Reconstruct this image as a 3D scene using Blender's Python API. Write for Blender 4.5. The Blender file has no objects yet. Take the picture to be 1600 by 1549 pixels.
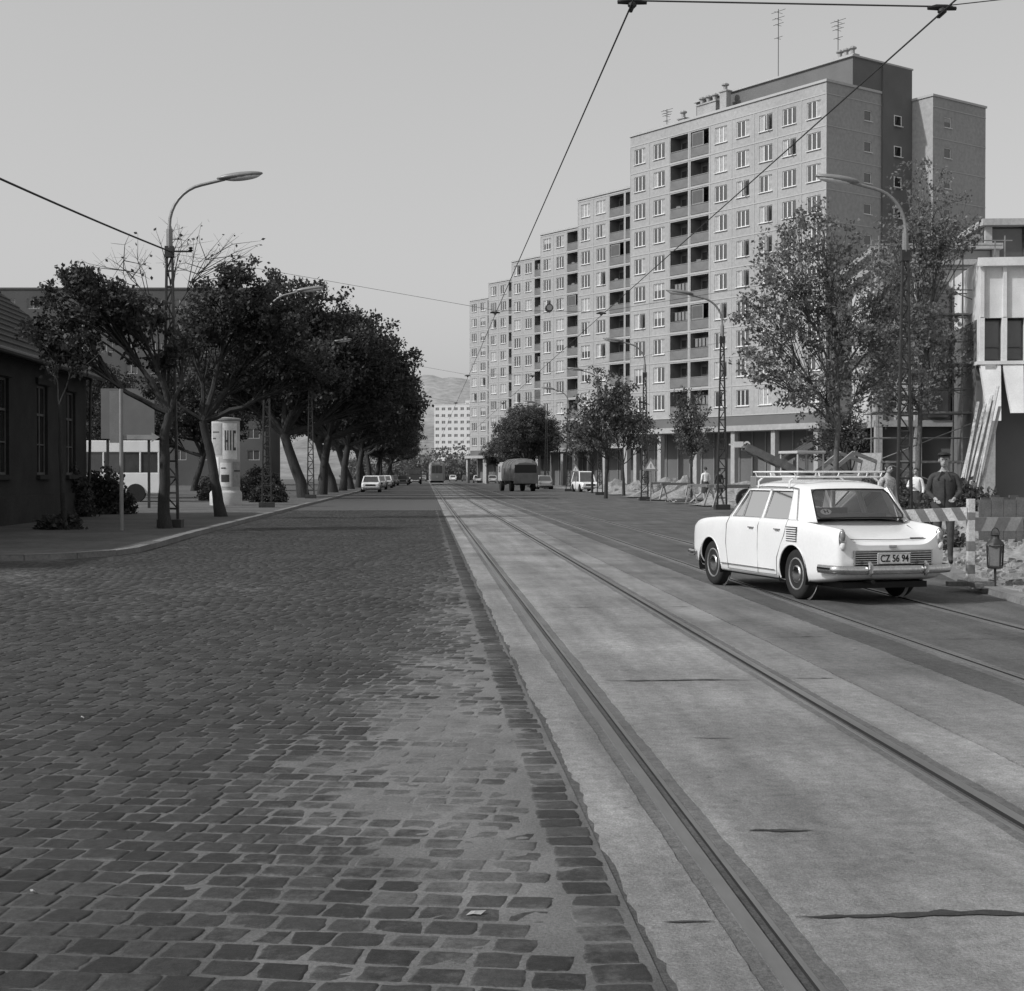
import bpy, bmesh, math, random
import numpy as np
from mathutils import Vector, Matrix, noise as mnoise
random.seed(7); rng=np.random.default_rng(11)
scene=bpy.context.scene; COL=scene.collection; PI=math.pi
YAW=math.radians(3.4)
def S(X,Z):
    return (X*math.cos(YAW)+Z*math.sin(YAW), -X*math.sin(YAW)+Z*math.cos(YAW))
# ------------------------------------------------------------------ materials
def newmat(name):
    m=bpy.data.materials.new(name); m.use_nodes=True; nt=m.node_tree
    return m,nt,nt.nodes['Principled BSDF']
def N(nt,t,**k):
    n=nt.nodes.new(t)
    for a,b in k.items(): setattr(n,a,b)
    return n
def maprange(nt,src,a,b,c,d):
    n=N(nt,'ShaderNodeMapRange'); n.inputs[1].default_value=a;n.inputs[2].default_value=b
    n.inputs[3].default_value=c;n.inputs[4].default_value=d
    nt.links.new(src,n.inputs[0]); return n.outputs[0]
def noise(nt,co,scale,detail=5,rough=.6):
    n=N(nt,'ShaderNodeTexNoise'); n.inputs['Scale'].default_value=scale; n.inputs['Detail'].default_value=detail
    n.inputs['Roughness'].default_value=rough
    nt.links.new(co,n.inputs['Vector']); return n.outputs[0]
def mth(nt,op,a,b=None,clamp=False):
    n=N(nt,'ShaderNodeMath',operation=op); n.use_clamp=clamp
    for i,v in enumerate((a,b)):
        if v is None: continue
        if isinstance(v,(int,float)): n.inputs[i].default_value=v
        else: nt.links.new(v,n.inputs[i])
    return n.outputs[0]
def M(name,c,rough=.8,var=.25,scale=2.,fine=.12,fscale=40.,bump=0.,bscale=60.,metal=0.,spec=.3,coat=0.,stretch=None):
    m,nt,p=newmat(name); tc=N(nt,'ShaderNodeTexCoord'); co=tc.outputs['Object']
    if stretch:
        mp=N(nt,'ShaderNodeMapping'); mp.inputs['Scale'].default_value=stretch
        nt.links.new(co,mp.inputs[0]); co=mp.outputs[0]
    a=maprange(nt,noise(nt,co,scale),.25,.75,1-var,1+var)
    b=maprange(nt,noise(nt,co,fscale,3),.3,.7,1-fine,1+fine)
    v=mth(nt,'MULTIPLY',mth(nt,'MULTIPLY',a,b),c)
    nt.links.new(v,p.inputs['Base Color'])
    p.inputs['Roughness'].default_value=rough; p.inputs['Metallic'].default_value=metal
    p.inputs['Specular IOR Level'].default_value=spec
    p.inputs['Coat Weight'].default_value=coat
    if bump:
        bn=N(nt,'ShaderNodeBump'); bn.inputs['Strength'].default_value=bump; bn.inputs['Distance'].default_value=.02
        nt.links.new(noise(nt,co,bscale,6,.65),bn.inputs['Height']); nt.links.new(bn.outputs[0],p.inputs['Normal'])
    return m
def leafmat(name,c,c2):
    m,nt,p=newmat(name); tc=N(nt,'ShaderNodeTexCoord'); co=tc.outputs['Object']
    a=maprange(nt,noise(nt,co,.7,3),.35,.65,c,c2)
    b=maprange(nt,noise(nt,co,7,2),.3,.7,.6,1.4)
    v=mth(nt,'MULTIPLY',a,b); nt.links.new(v,p.inputs['Base Color']); p.inputs['Roughness'].default_value=.55
    p.inputs['Specular IOR Level'].default_value=.3
    tr=N(nt,'ShaderNodeBsdfTranslucent'); nt.links.new(v,tr.inputs[0])
    mx=N(nt,'ShaderNodeMixShader'); mx.inputs[0].default_value=.35
    nt.links.new(p.outputs[0],mx.inputs[1]); nt.links.new(tr.outputs[0],mx.inputs[2])
    nt.links.new(mx.outputs[0],nt.nodes['Material Output'].inputs[0]); return m
def glassmat(name,t,fac=.45):
    m,nt,p=newmat(name)
    tr=N(nt,'ShaderNodeBsdfTransparent'); tr.inputs[0].default_value=(t,t,t,1)
    gl=N(nt,'ShaderNodeBsdfGlossy'); gl.inputs['Roughness'].default_value=.03
    fr=N(nt,'ShaderNodeFresnel'); fr.inputs[0].default_value=1.5
    f=mth(nt,'ADD',mth(nt,'MULTIPLY',fr.outputs[0],.9),fac*.3,True)
    mx=N(nt,'ShaderNodeMixShader'); nt.links.new(f,mx.inputs[0])
    nt.links.new(tr.outputs[0],mx.inputs[1]); nt.links.new(gl.outputs[0],mx.inputs[2])
    nt.links.new(mx.outputs[0],nt.nodes['Material Output'].inputs[0]); return m
m_panel=M('facade_panel',.315,.9,.14,.12,.12,3,.15,30)
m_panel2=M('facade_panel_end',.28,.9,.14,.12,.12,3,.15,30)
m_joint=M('panel_joint',.37,.9,.1,.5)
m_dark=M('dark_cladding',.125,.9,.15,.3)
m_white=M('white_frame',.62,.6,.08,2)
m_pane=M('window_pane',.06,.08,.5,.35,.1,5,spec=.8)
m_curtain=M('curtain',.32,.9,.3,3,.2,14)
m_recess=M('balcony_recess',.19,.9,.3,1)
m_parapet=M('balcony_parapet',.16,.85,.3,.6)
m_conc=M('raw_concrete',.30,.9,.25,.6,.15,12,.3,25)
m_metal=M('dark_metal',.045,.5,.3,6,metal=.3)
m_lampmetal=M('grey_metal',.22,.45,.15,5,metal=.3)
m_lampwhite=M('lamp_glass',.6,.3,.1,5)
m_bark=M('bark',.04,.95,.4,6,.3,50,.7,40,stretch=(1,1,.3))
m_bark2=M('bark_pale',.10,.95,.4,6,.3,50,.6,40,stretch=(1,1,.3))
m_leafd=leafmat('leaf_dark',.030,.066)
m_leaff=leafmat('leaf_haze_tint',.060,.105)  # paler leaf for far tree copies, distance haze put into its colour
m_leafm=leafmat('leaf_mid',.060,.12)
m_leafp=leafmat('leaf_poplar',.11,.21)
m_wire=M('wire',.02,.6,.1)
m_paint=M('white_car_paint',.70,.22,.05,1.5,.03,30,spec=.5,coat=.6)
m_chrome=M('chrome',.55,.18,.1,10,metal=1.)
m_rubber=M('tyre_rubber',.018,.85,.2,10)
m_black=M('black_trim',.012,.6,.1)
m_seam=M('panel_gap',.05,.8,.1)
m_seat=M('seat_vinyl',.16,.6,.2)
m_shelf=M('parcel_shelf',.30,.8,.2)
m_glass=glassmat('car_glass',.90)
m_taill=M('tail_light_lens',.16,.15,.1,spec=.8)
m_skin=M('skin',.30,.6,.08,10)
m_hair=M('hair',.03,.6,.2,30)
m_wood=M('rough_wood',.26,.85,.3,4,.2,30,.4,30,stretch=(.3,3,3))
m_wood2=M('weathered_wood',.12,.9,.3,4,.2,30,.4,30)
m_dirt=M('dirt',.23,1,.35,.6,.3,9,.8,8)
m_house=M('old_plaster',.030,.95,.4,.8,.2,14,.4,20)
m_tile=M('roof_tile',.035,.9,.4,2,.3,12,.8,14,stretch=(1,3,3))
m_grayp=M('grey_paint',.2,.5,.15,3)
# ------------------------------------------------------------------ mesh builder
class MB:
    def __init__(s): s.v=[];s.f=[];s.m=[]
    def add(s,vs,fs,m=0,T=None):
        o=len(s.v)
        if T is not None: vs=[T@Vector(v) for v in vs]
        s.v+=[tuple(v) for v in vs]; s.f+=[tuple(i+o for i in f) for f in fs]; s.m+=[m]*len(fs)
    def quad(s,a,b,c,d,m=0): s.add([a,b,c,d],[(0,1,2,3)],m)
    def box(s,x0,x1,y0,y1,z0,z1,m=0,T=None):
        s.add([(x0,y0,z0),(x1,y0,z0),(x1,y1,z0),(x0,y1,z0),(x0,y0,z1),(x1,y0,z1),(x1,y1,z1),(x0,y1,z1)],
          [(3,2,1,0),(4,5,6,7),(0,1,5,4),(1,2,6,5),(2,3,7,6),(3,0,4,7)],m,T)
    def beam(s,p0,p1,w,h,m=0):
        p0=Vector(p0);p1=Vector(p1);d=p1-p0;L=d.length
        T=Matrix.Translation(p0)@d.to_track_quat('X','Z').to_matrix().to_4x4()
        s.box(0,L,-w/2,w/2,-h/2,h/2,m,T)
    def tube(s,pts,rad,n=8,m=0,cap=True):
        pts=[Vector(p) for p in pts]
        if isinstance(rad,(int,float)): rad=[rad]*len(pts)
        vs=[];fs=[];up=None
        for i,p in enumerate(pts):
            d=(pts[min(i+1,len(pts)-1)]-pts[max(i-1,0)]).normalized()
            if up is None:
                up=Vector((0,0,1)) if abs(d.z)<.9 else Vector((1,0,0))
            a=d.cross(up)
            if a.length<1e-4: a=d.orthogonal()
            a.normalize(); b=a.cross(d).normalized(); up=b
            for k in range(n):
                t=2*math.pi*k/n; vs.append(p+(a*math.cos(t)+b*math.sin(t))*rad[i])
        for i in range(len(pts)-1):
            for k in range(n):
                k2=(k+1)%n; fs.append((i*n+k,i*n+k2,(i+1)*n+k2,(i+1)*n+k))
        if cap:
            fs.append(tuple(range(n))[::-1]); fs.append(tuple((len(pts)-1)*n+k for k in range(n)))
        s.add(vs,fs,m)
    def lathe(s,prof,n=20,c=(0,0,0),m=0,T=None):
        vs=[];fs=[]
        for r,z in prof:
            for k in range(n):
                t=2*math.pi*k/n; vs.append((c[0]+r*math.cos(t),c[1]+r*math.sin(t),c[2]+z))
        for i in range(len(prof)-1):
            for k in range(n):
                k2=(k+1)%n; fs.append((i*n+k,i*n+k2,(i+1)*n+k2,(i+1)*n+k))
        fs.append(tuple(range(n))[::-1]); fs.append(tuple((len(prof)-1)*n+k for k in range(n)))
        s.add(vs,fs,m,T)
    def ell(s,c,r,n=12,k=8,m=0,T=None):
        prof=[(max(math.sin(math.pi*i/k),.02),-math.cos(math.pi*i/k)) for i in range(k+1)]
        TT=Matrix.Translation(c)@Matrix.Diagonal((r[0],r[1],r[2],1))
        if T is not None: TT=T@TT
        s.lathe(prof,n,(0,0,0),m,TT)
    def mesh(s,name,mats,smooth=False,ang=40):
        me=bpy.data.meshes.new(name); me.from_pydata(s.v,[],s.f)
        for m in mats: me.materials.append(m)
        if len(mats)>1: me.polygons.foreach_set('material_index',s.m)
        if smooth:
            me.shade_smooth(); me.set_sharp_from_angle(angle=math.radians(ang))
        me.update(); return me
    def obj(s,name,mats,parent=None,smooth=False,bevel=0,ang=40):
        o=bpy.data.objects.new(name,s.mesh(name,mats,smooth,ang)); COL.objects.link(o)
        if parent: o.parent=parent
        if bevel:
            b=o.modifiers.new('bevel','BEVEL'); b.width=bevel; b.segments=2; b.limit_method='ANGLE'
        return o
def tag(o,label,cat,group=None,kind=None):
    o['label']=label; o['category']=cat
    if group:o['group']=group
    if kind:o['kind']=kind
    return o
def thing(name,loc,rot,label,cat,group=None):
    e=bpy.data.objects.new(name,None); COL.objects.link(e); e.location=loc if len(loc)==3 else (*loc,0)
    e.rotation_euler=(0,0,rot); e.empty_display_size=.3
    return tag(e,label,cat,group)
def inst(name,me,parent,loc=(0,0,0),rot=(0,0,0)):
    o=bpy.data.objects.new(name,me); COL.objects.link(o); o.parent=parent; o.location=loc; o.rotation_euler=rot; return o
def copy_thing(e,loc,rot=None,scale=1,label=None,group=None,crownmat=None):
    n=e.copy(); COL.objects.link(n); n.location=loc
    if rot is not None: n.rotation_euler=(0,0,rot)
    n.scale=(scale,)*3 if isinstance(scale,(int,float)) else scale
    if label:n['label']=label
    if group:n['group']=group
    def rec(src,dst):
        for c in [o for o in list(bpy.data.objects) if o.parent==src]:
            k=c.copy(); COL.objects.link(k); k.parent=dst
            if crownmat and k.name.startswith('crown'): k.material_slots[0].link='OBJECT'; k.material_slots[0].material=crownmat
            rec(c,k)
    rec(e,n); return n
def struct(o,label,cat): return tag(o,label,cat,kind='structure')
def np_mesh(name,v,f,mats,smooth=False):
    me=bpy.data.meshes.new(name); nv=len(v); nf=len(f); k=f.shape[1]
    me.vertices.add(nv); me.vertices.foreach_set('co',v.astype(np.float32).ravel())
    me.loops.add(nf*k); me.loops.foreach_set('vertex_index',f.astype(np.int32).ravel())
    me.polygons.add(nf); me.polygons.foreach_set('loop_start',np.arange(0,nf*k,k,dtype=np.int32))
    me.update(calc_edges=True)
    for m in mats: me.materials.append(m)
    if smooth: me.shade_smooth()
    return me
def attr(me,name,arr):
    a=me.attributes.new(name,'FLOAT','POINT'); a.data.foreach_set('value',arr.astype(np.float32))
# ------------------------------------------------------------------ ground
def sheet(name,pts,z,mat,label,cat='ground'):
    me=bpy.data.meshes.new(name); bm=bmesh.new()
    f=bm.faces.new([bm.verts.new((x,y,z)) for x,y in pts]); bmesh.ops.triangulate(bm,faces=[f]); bm.to_mesh(me); bm.free()
    me.materials.append(mat); o=bpy.data.objects.new(name,me); COL.objects.link(o); return struct(o,label,cat)
m_ground=M('ground_earth',.16,1,.3,.05,.2,1)
sheet('ground',[(-3000,-200),(3000,-200),(3000,4500),(-3000,4500)],-.06,m_ground,'dry bare earth ground stretching to the horizon')
LK=[(-60,24.8),(-12,25.6),(-8.2,25.8),(-7.0,26.0),(-6.2,26.5),(-5.7,27.4),(-5.5,28.6),(-5.5,31),(-5.6,36),(-5.65,60),(-5.65,460)]
RK=[(6.4,-5),(6.6,12),(6.75,15.5),(7.15,18.6),(8.2,23.5),(10.0,30),(12.2,42),(13.6,58),(14.6,80),(14.8,460)]
m_pave=M('pavement_asphalt',.085,.95,.35,.5,.25,6,.4,30)
sheet('left_pavement',LK+[(-60,460)],.10,m_pave,'dark worn asphalt pavement under the trees','pavement')
sheet('right_pavement',RK[::-1][:-1]+[(6.4,-5),(90,-5),(90,460)],.07,m_dirt,'torn up sandy pavement along a construction site','pavement')
def kerb(name,path,side,z,label,mat):
    mb=MB(); w=.22
    P=[Vector((x,y,0)) for x,y in path]; dens=[]
    for a,b in zip(P[:-1],P[1:]):
        L=(b-a).length; n=max(1,min(int(L/1.0),60))
        for i in range(n): dens.append(a.lerp(b,i/n))
    dens.append(P[-1]); nrm=[]
    for i,p in enumerate(dens):
        d=(dens[min(i+1,len(dens)-1)]-dens[max(i-1,0)]).normalized(); nrm.append(Vector((-d.y,d.x,0))*side)
    for i in range(len(dens)-1):
        a,b=dens[i],dens[i+1]; g=.012 if (b-a).length<2 else 0
        d=(b-a).normalized(); a2=a+d*g; jz=random.uniform(-.008,.008)
        q=[a2-nrm[i]*.015,b-nrm[i+1]*.015,b+nrm[i+1]*w,a2+nrm[i]*w]
        lo=[(v.x,v.y,-.05) for v in q]; hi=[(v.x,v.y,z+jz+.006) for v in q]
        hi[0]=(q[0].x+nrm[i].x*.02,q[0].y+nrm[i].y*.02,hi[0][2]); hi[1]=(q[1].x+nrm[i+1].x*.02,q[1].y+nrm[i+1].y*.02,hi[1][2])
        mb.add(lo+hi,[(4,5,6,7),(0,1,5,4),(1,2,6,5),(2,3,7,6),(3,0,4,7)])
    return struct(mb.obj(name,[mat]),label,'kerb')
m_kerb=M('kerb_stone',.17,.9,.25,1.2,.2,20,.4,30)
kerb('left_kerb',LK,1,.10,'granite kerb curving round the corner',m_kerb)
kerb('right_kerb',RK,-1,.07,'worn concrete kerb beside the carriageway',m_kerb)
def asphalt_mat(name,c,con=1.):
    m,nt,p=newmat(name); tc=N(nt,'ShaderNodeTexCoord'); co=tc.outputs['Object']
    a=maprange(nt,noise(nt,co,.45,6,.62),.3,.7,1-.28*con,1+.28*con)
    mp=N(nt,'ShaderNodeMapping'); mp.inputs['Scale'].default_value=(2.2,.16,1); nt.links.new(co,mp.inputs[0])
    st=maprange(nt,noise(nt,mp.outputs[0],1.3,5),.3,.7,1-.22*con,1+.2*con)
    b=maprange(nt,noise(nt,co,85,4,.75),.3,.7,.60,1.40)
    g=maprange(nt,noise(nt,co,14,6,.75),.3,.7,.74,1.26)
    spot=maprange(nt,noise(nt,co,2.2,7,.75),.58,.74,1,.62)
    fl=maprange(nt,noise(nt,co,7.5,4,.65),.66,.76,1,.45)
    v=mth(nt,'MULTIPLY',mth(nt,'MULTIPLY',mth(nt,'MULTIPLY',a,b),mth(nt,'MULTIPLY',st,spot)),mth(nt,'MULTIPLY',g,fl))
    v=mth(nt,'MULTIPLY',v,c)
    nt.links.new(v,p.inputs['Base Color']); p.inputs['Roughness'].default_value=.85; p.inputs['Specular IOR Level'].default_value=.25
    bn=N(nt,'ShaderNodeBump'); bn.inputs['Strength'].default_value=.8; bn.inputs['Distance'].default_value=.012
    h=mth(nt,'ADD',noise(nt,co,80,5,.75),mth(nt,'MULTIPLY',noise(nt,co,12,4),1.5))
    nt.links.new(h,bn.inputs['Height']); nt.links.new(bn.outputs[0],p.inputs['Normal']); return m
m_slab=asphalt_mat('slab_concrete',.205,1.3)
m_slab2=asphalt_mat('slab_concrete_dark',.160,1.3)
m_asph=asphalt_mat('asphalt',.085,1.2)
m_tar=M('tar',.03,.8,.3,3,.3,30,.5,40)
def strip(name,xl,xr,y0,y1,z,mat,label,jl_=.006,jr_=.006,cat='road',step=.06,far=26):
    ys=list(np.arange(y0,far,step))+list(np.linspace(far,y1,60)); V=[];F=[]
    for i,y in enumerate(ys):
        def jit(x,a): return a*(mnoise.noise(Vector((y*1.6,x,0)))*1.0+mnoise.noise(Vector((y*9,x,5)))*.6+mnoise.noise(Vector((y*23,x,9)))*.4)
        V+=[(xl+jit(xl,jl_),y,z-.05),(xl+jit(xl,jl_),y,z),(xr+jit(xr+9,jr_),y,z),(xr+jit(xr+9,jr_),y,z-.05)]
    for i in range(len(ys)-1):
        a=i*4;b=a+4; F+=[(a+1,a+2,b+2,b+1),(a,a+1,b+1,b),(a+2,a+3,b+3,b+2)]
    mb=MB(); mb.v=V; mb.f=F; mb.m=[0]*len(F)
    return struct(mb.obj(name,[mat]),label,cat)
ZR=.012
R1,R2,R3,R4=1.10,2.535,4.33,5.765
rw=.125
sheet('carriageway',[(.70,-5),(6.5,-5)]+[(x,y) for x,y in RK[1:]]+[(.70,460)],-.004,m_asph,'dark asphalt carriageway beside the tram tracks','road')
strip('track_slab_edge',.725,R1-rw,1.5,460,ZR,m_slab,'concrete slab strip outside the first rail with worn edge',.030,.010)
strip('track_slab_middle',R1+rw,R2-rw,1.5,460,ZR,m_slab,'concrete slabs between the rails of the track',.012,.012)
strip('track_slab_between',R2+rw,3.035,1.5,460,ZR,m_slab,'concrete strip between the two tracks',.010,.014)
strip('track_slab_between_second',3.06,3.85,1.5,460,ZR-.001,m_slab2,'darker concrete strip between the two tracks',.014,.024)
strip('track_asphalt_edge',3.87,R3-rw,1.5,460,ZR-.006,m_asph,'asphalt strip beside the third rail',.012,.008)
strip('track_asphalt_middle',R3+rw,R4-rw,1.5,460,ZR-.006,m_asph,'asphalt between the rails of the second track',.008,.008)
mb=MB()
def blob_strip(mb,x0,x1,y,w,z):
    n=40; t=[]; b=[]
    for i in range(n+1):
        x=x0+(x1-x0)*i/n; e=min(1,3*min(i/n,1-i/n)+.12)
        ww=w*e*(.35+1.6*abs(mnoise.noise(Vector((x*7,y,0))))+.4*abs(mnoise.noise(Vector((x*30,y,0)))))
        cy=y+.05*mnoise.noise(Vector((x*2.5,y,3)))+.012*mnoise.noise(Vector((x*14,y,3)))
        t.append((x,cy+ww,z)); b.append((x,cy-ww,z))
    for i in range(n): mb.quad(b[i],b[i+1],t[i+1],t[i])
for y,x0,x1,w in [(4.83,R1+.14,R2-.14,.032),(10.45,R1+.2,R2-.14,.022),(4.80,.78,R1-.14,.012),(10.5,R2+.14,3.0,.012),(16.3,R1+.2,R2-.3,.014),(22,R1+.14,R2-.14,.018),(27.8,R1+.14,R2-.14,.02),(33.5,R1+.14,R2-.14,.02),
   (39.5,R1+.14,R2-.14,.03),(45,R1+.14,R2-.14,.03),(7.5,3.1,3.8,.008),(13.2,3.1,3.8,.012),(13.0,R3+.2,R4-.2,.014),(19.5,.8,R1-.15,.012),(16.3,R2+.15,3.0,.012),(13.4,.8,.95,.008),(6.0,1.35,1.62,.03),(8.15,1.5,1.75,.01),(12.2,1.3,1.42,.008),(18.8,R3+.2,R4-.2,.016),(25,R3+.2,R4-.2,.02),(19,3.1,3.8,.016),(25,3.1,3.8,.02)]:
    blob_strip(mb,x0,x1,y,w,ZR+.004)
struct(mb.obj('slab_joints',[m_tar]),'tarred transverse joints between concrete slabs','road joint')
m_rail=M('rail_steel',.17,.38,.35,.8,.1,20,metal=.6,stretch=(1,.2,1))
m_groove=M('rail_groove',.02,.9,.2,3)
m_bed=asphalt_mat('rail_bed',.125)
def rail(name,x,mirror):
    s=-1 if mirror else 1
    prof=[(-rw-.02,.004,2),(-.064,.009,2),(-.060,.012,0),(-.005,.013,0),(.0,-.03,1),(.036,-.03,1),(.038,.010,0),(.058,.010,0),(.062,.007,2),(rw+.02,.004,2)]
    ys=[1.0]+list(np.arange(2,40,1.0))+[60,100,200,460]
    mb=MB()
    for i,y in enumerate(ys):
        for px,pz,_ in prof: mb.v.append((x+s*px,y,pz))
    n=len(prof)
    for i in range(len(ys)-1):
        for k in range(n-1):
            a=i*n+k; mb.f.append((a,a+1,a+n+1,a+n)); mb.m.append([2,2,0,1,1,1,0,0,2][k])
    return struct(mb.obj(name,[m_rail,m_groove,m_bed]),'grooved steel tram rail set flush in the road','tram rail')
for i,(x,mi) in enumerate([(R1,False),(R2,True),(R3,False),(R4,True)]): rail('tram_rail' if i==0 else 'tram_rail.%03d'%i,x,mi)
# ------------------------------------------------------------------ cobbles
def dustf(x,y):
    n=np.sin(x*5.1+y*2.3)*.5+np.sin(x*2.2-y*1.7+2)*.5+np.sin(x*11+y*7)*.4+np.sin(x*17-y*9)*.3+np.sin(y*.9+1)*.4
    d=.88*np.exp(-(((x-.02)/.66)**2+((y-8.8)/3.6)**2)**1.0)
    d+=.52*np.exp(-(((x-.30)/.42)**2+((y-15)/8)**2))
    d+=.42*np.exp(-(((x+.1)/1.1)**2+((y-5.4)/2.0)**2))
    d+=.35*np.exp(-(((x+6.3)/1.3)**2+((y-21)/3)**2))
    d+=.22*np.exp(-(((x+3.2)/2.2)**2+((y-19)/2.)**2))
    return np.clip(d+n*.17*np.clip(d*2+.4,0,1),-.2,1.2)
m_sett,nt,p=newmat('granite_sett'); co=N(nt,'ShaderNodeTexCoord').outputs['Object']
ar=N(nt,'ShaderNodeAttribute',attribute_name='rnd').outputs['Fac']; ad=N(nt,'ShaderNodeAttribute',attribute_name='dust').outputs['Fac']
base=mth(nt,'MULTIPLY',maprange(nt,ar,0,1,.022,.046),maprange(nt,noise(nt,co,22,5,.7),.3,.7,.65,1.4))
base=mth(nt,'MULTIPLY',base,maprange(nt,noise(nt,co,.5,3),.3,.7,.8,1.25))
base=mth(nt,'MULTIPLY',base,maprange(nt,noise(nt,co,140,3,.7),.3,.7,.65,1.35))
dn=mth(nt,'ADD',mth(nt,'MULTIPLY',noise(nt,co,13,9,.85),1.2),ad)
dn=mth(nt,'ADD',dn,mth(nt,'MULTIPLY',maprange(nt,noise(nt,co,2.4,4,.6),.3,.7,-.5,.5),.35))
dm=maprange(nt,dn,.86,1.28,0,1)
mx=N(nt,'ShaderNodeMix',data_type='FLOAT'); nt.links.new(dm,mx.inputs[0]); nt.links.new(base,mx.inputs[2])
nt.links.new(maprange(nt,noise(nt,co,70,6,.75),.3,.7,.080,.165),mx.inputs[3]); nt.links.new(mx.outputs[0],p.inputs['Base Color'])
p.inputs['Roughness'].default_value=.66; p.inputs['Specular IOR Level'].default_value=.25
bn=N(nt,'ShaderNodeBump'); bn.inputs['Strength'].default_value=.8; bn.inputs['Distance'].default_value=.008
nt.links.new(noise(nt,co,50,8,.78),bn.inputs['Height']); nt.links.new(bn.outputs[0],p.inputs['Normal'])
m_sand,nt,p=newmat('joint_sand'); co=N(nt,'ShaderNodeTexCoord').outputs['Object']; ad=N(nt,'ShaderNodeAttribute',attribute_name='dust').outputs['Fac']
v_=mth(nt,'MULTIPLY',maprange(nt,ad,0,.8,.070,.140),mth(nt,'MULTIPLY',maprange(nt,noise(nt,co,1.5,5),.3,.7,.7,1.3),maprange(nt,noise(nt,co,70,5,.75),.3,.7,.65,1.35)))
nt.links.new(v_,p.inputs['Base Color']); p.inputs['Roughness'].default_value=1; bn=N(nt,'ShaderNodeBump'); bn.inputs['Strength'].default_value=.7; bn.inputs['Distance'].default_value=.015
nt.links.new(noise(nt,co,60,7,.75),bn.inputs['Height']); nt.links.new(bn.outputs[0],p.inputs['Normal'])
def gen_setts():
    th=math.radians(-11); c,s=math.cos(th),math.sin(th)
    C=[]; rowh=.152; q=-8.
    while q<66:
        p=-22+random.random()*.2; h=rowh*random.uniform(.95,1.05)
        while p<20:
            w=random.uniform(.135,.185)
            x=(p+w/2)*c-(q+h/2)*s; y=(p+w/2)*s+(q+h/2)*c+.035*math.sin(p*.8+q*.3)
            if 3.2<y<62 and x<.47-w*.3 and x>(-10.5 if y<25.7 else (-5.5 if y>28 else -6.3)) and x>-.37*y-1.0+.059*y:
                C.append((x,y,w/2,h/2,th))
            p+=w
        q+=h
    y=3.2
    while y<62:
        w=random.uniform(.14,.21); C.append((.585+random.uniform(-.008,.008),y+w/2,random.uniform(.090,.103),w/2,random.uniform(-.03,.03))); y+=w
    return np.array(C)
C=gen_setts()
def build_setts(C,g,hz):
    n=len(C); k=len(g); U,Vv=np.meshgrid(g,g,indexing='xy'); U=U.ravel();Vv=Vv.ravel(); kk=k*k
    hz=np.array(hz); ring=np.minimum(*[np.minimum(np.arange(k),k-1-np.arange(k))[ix] for ix in np.meshgrid(np.arange(k),np.arange(k),indexing='xy')]).ravel()
    Z=hz[ring]
    cf=1-.06*(np.abs(U)*np.abs(Vv))**2
    gap=.0030+.0040*rng.random(n)
    jx=rng.uniform(-.009,.009,(n,4)); jy=rng.uniform(-.009,.009,(n,4))
    wts=np.stack([(1-U)*(1-Vv)/4,(1+U)*(1-Vv)/4,(1+U)*(1+Vv)/4,(1-U)*(1+Vv)/4])
    lx=(C[:,2]-gap)[:,None]*(U*cf)[None]+jx@wts
    ly=(C[:,3]-gap)[:,None]*(Vv*cf)[None]+jy@wts
    ed=(ring<=1)[None]; lx=lx+rng.normal(0,.0022,lx.shape)*ed; ly=ly+rng.normal(0,.0022,ly.shape)*ed
    ca=np.cos(C[:,4]);sa=np.sin(C[:,4])
    x=C[:,0][:,None]+lx*ca[:,None]-ly*sa[:,None]; y=C[:,1][:,None]+lx*sa[:,None]+ly*ca[:,None]
    tilt=rng.normal(0,.011,(n,2)); z=Z[None]+lx*tilt[:,:1]+ly*tilt[:,1:]+rng.normal(0,.0011,n)[:,None]+rng.normal(0,.0006,(n,kk))
    v=np.stack([x,y,z],-1).reshape(-1,3)
    idx=[]
    for j in range(k-1):
        for i in range(k-1): a=j*k+i; idx.append((a,a+1,a+k+1,a+k))
    f=(np.array(idx)[None]+(np.arange(n)*kk)[:,None,None]).reshape(-1,4)
    rnd=np.repeat(rng.random(n)**1.3,kk)
    d=dustf(x,y)*.62+np.where(ring==0,.36,np.where(ring==1,.12,0))[None]-.05+rng.normal(0,.07,n)[:,None]
    return v,f,rnd,d.ravel()
near=C[:,1]<15
for nm,sel,g,hz,lab in [('near_cobbled_road',near,[-1,-.94,-.80,-.25,.25,.80,.94,1],[-.005,.0022,.0040,.0043],'dark granite setts with sand in the joints'),('far_cobbled_road',~near,[-1,-.88,.88,1],[-.005,.0040],'dark granite setts receding along the street')]:
    v,f,r,d=build_setts(C[sel],g,hz); me=np_mesh(nm,v,f,[m_sett],True); attr(me,'rnd',r); attr(me,'dust',d)
    o=bpy.data.objects.new(nm,me); COL.objects.link(o); struct(o,lab,'road')
xs=np.arange(-11,.74,.06); ys=np.concatenate([np.arange(2,20,.06),np.arange(20,62.2,.3)]); X,Y=np.meshgrid(xs,ys)
Zs=-.0012+.0044*np.clip(dustf(X,Y),0,1)+.0013*np.sin(X*17+Y*3)*np.sin(Y*13)+.0010*np.sin(X*41)*np.sin(Y*37+X*9)
v=np.stack([X,Y,Zs],-1).reshape(-1,3); nx=len(xs);ny=len(ys)
i,j=np.meshgrid(np.arange(nx-1),np.arange(ny-1)); a=(j*nx+i).ravel(); f=np.stack([a,a+1,a+nx+1,a+nx],-1)
me=np_mesh('road_sand',v,f,[m_sand],True); attr(me,'dust',dustf(X,Y).ravel()); o=bpy.data.objects.new('road_sand',me); COL.objects.link(o); struct(o,'pale sand filling the joints between setts','sand')
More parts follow.
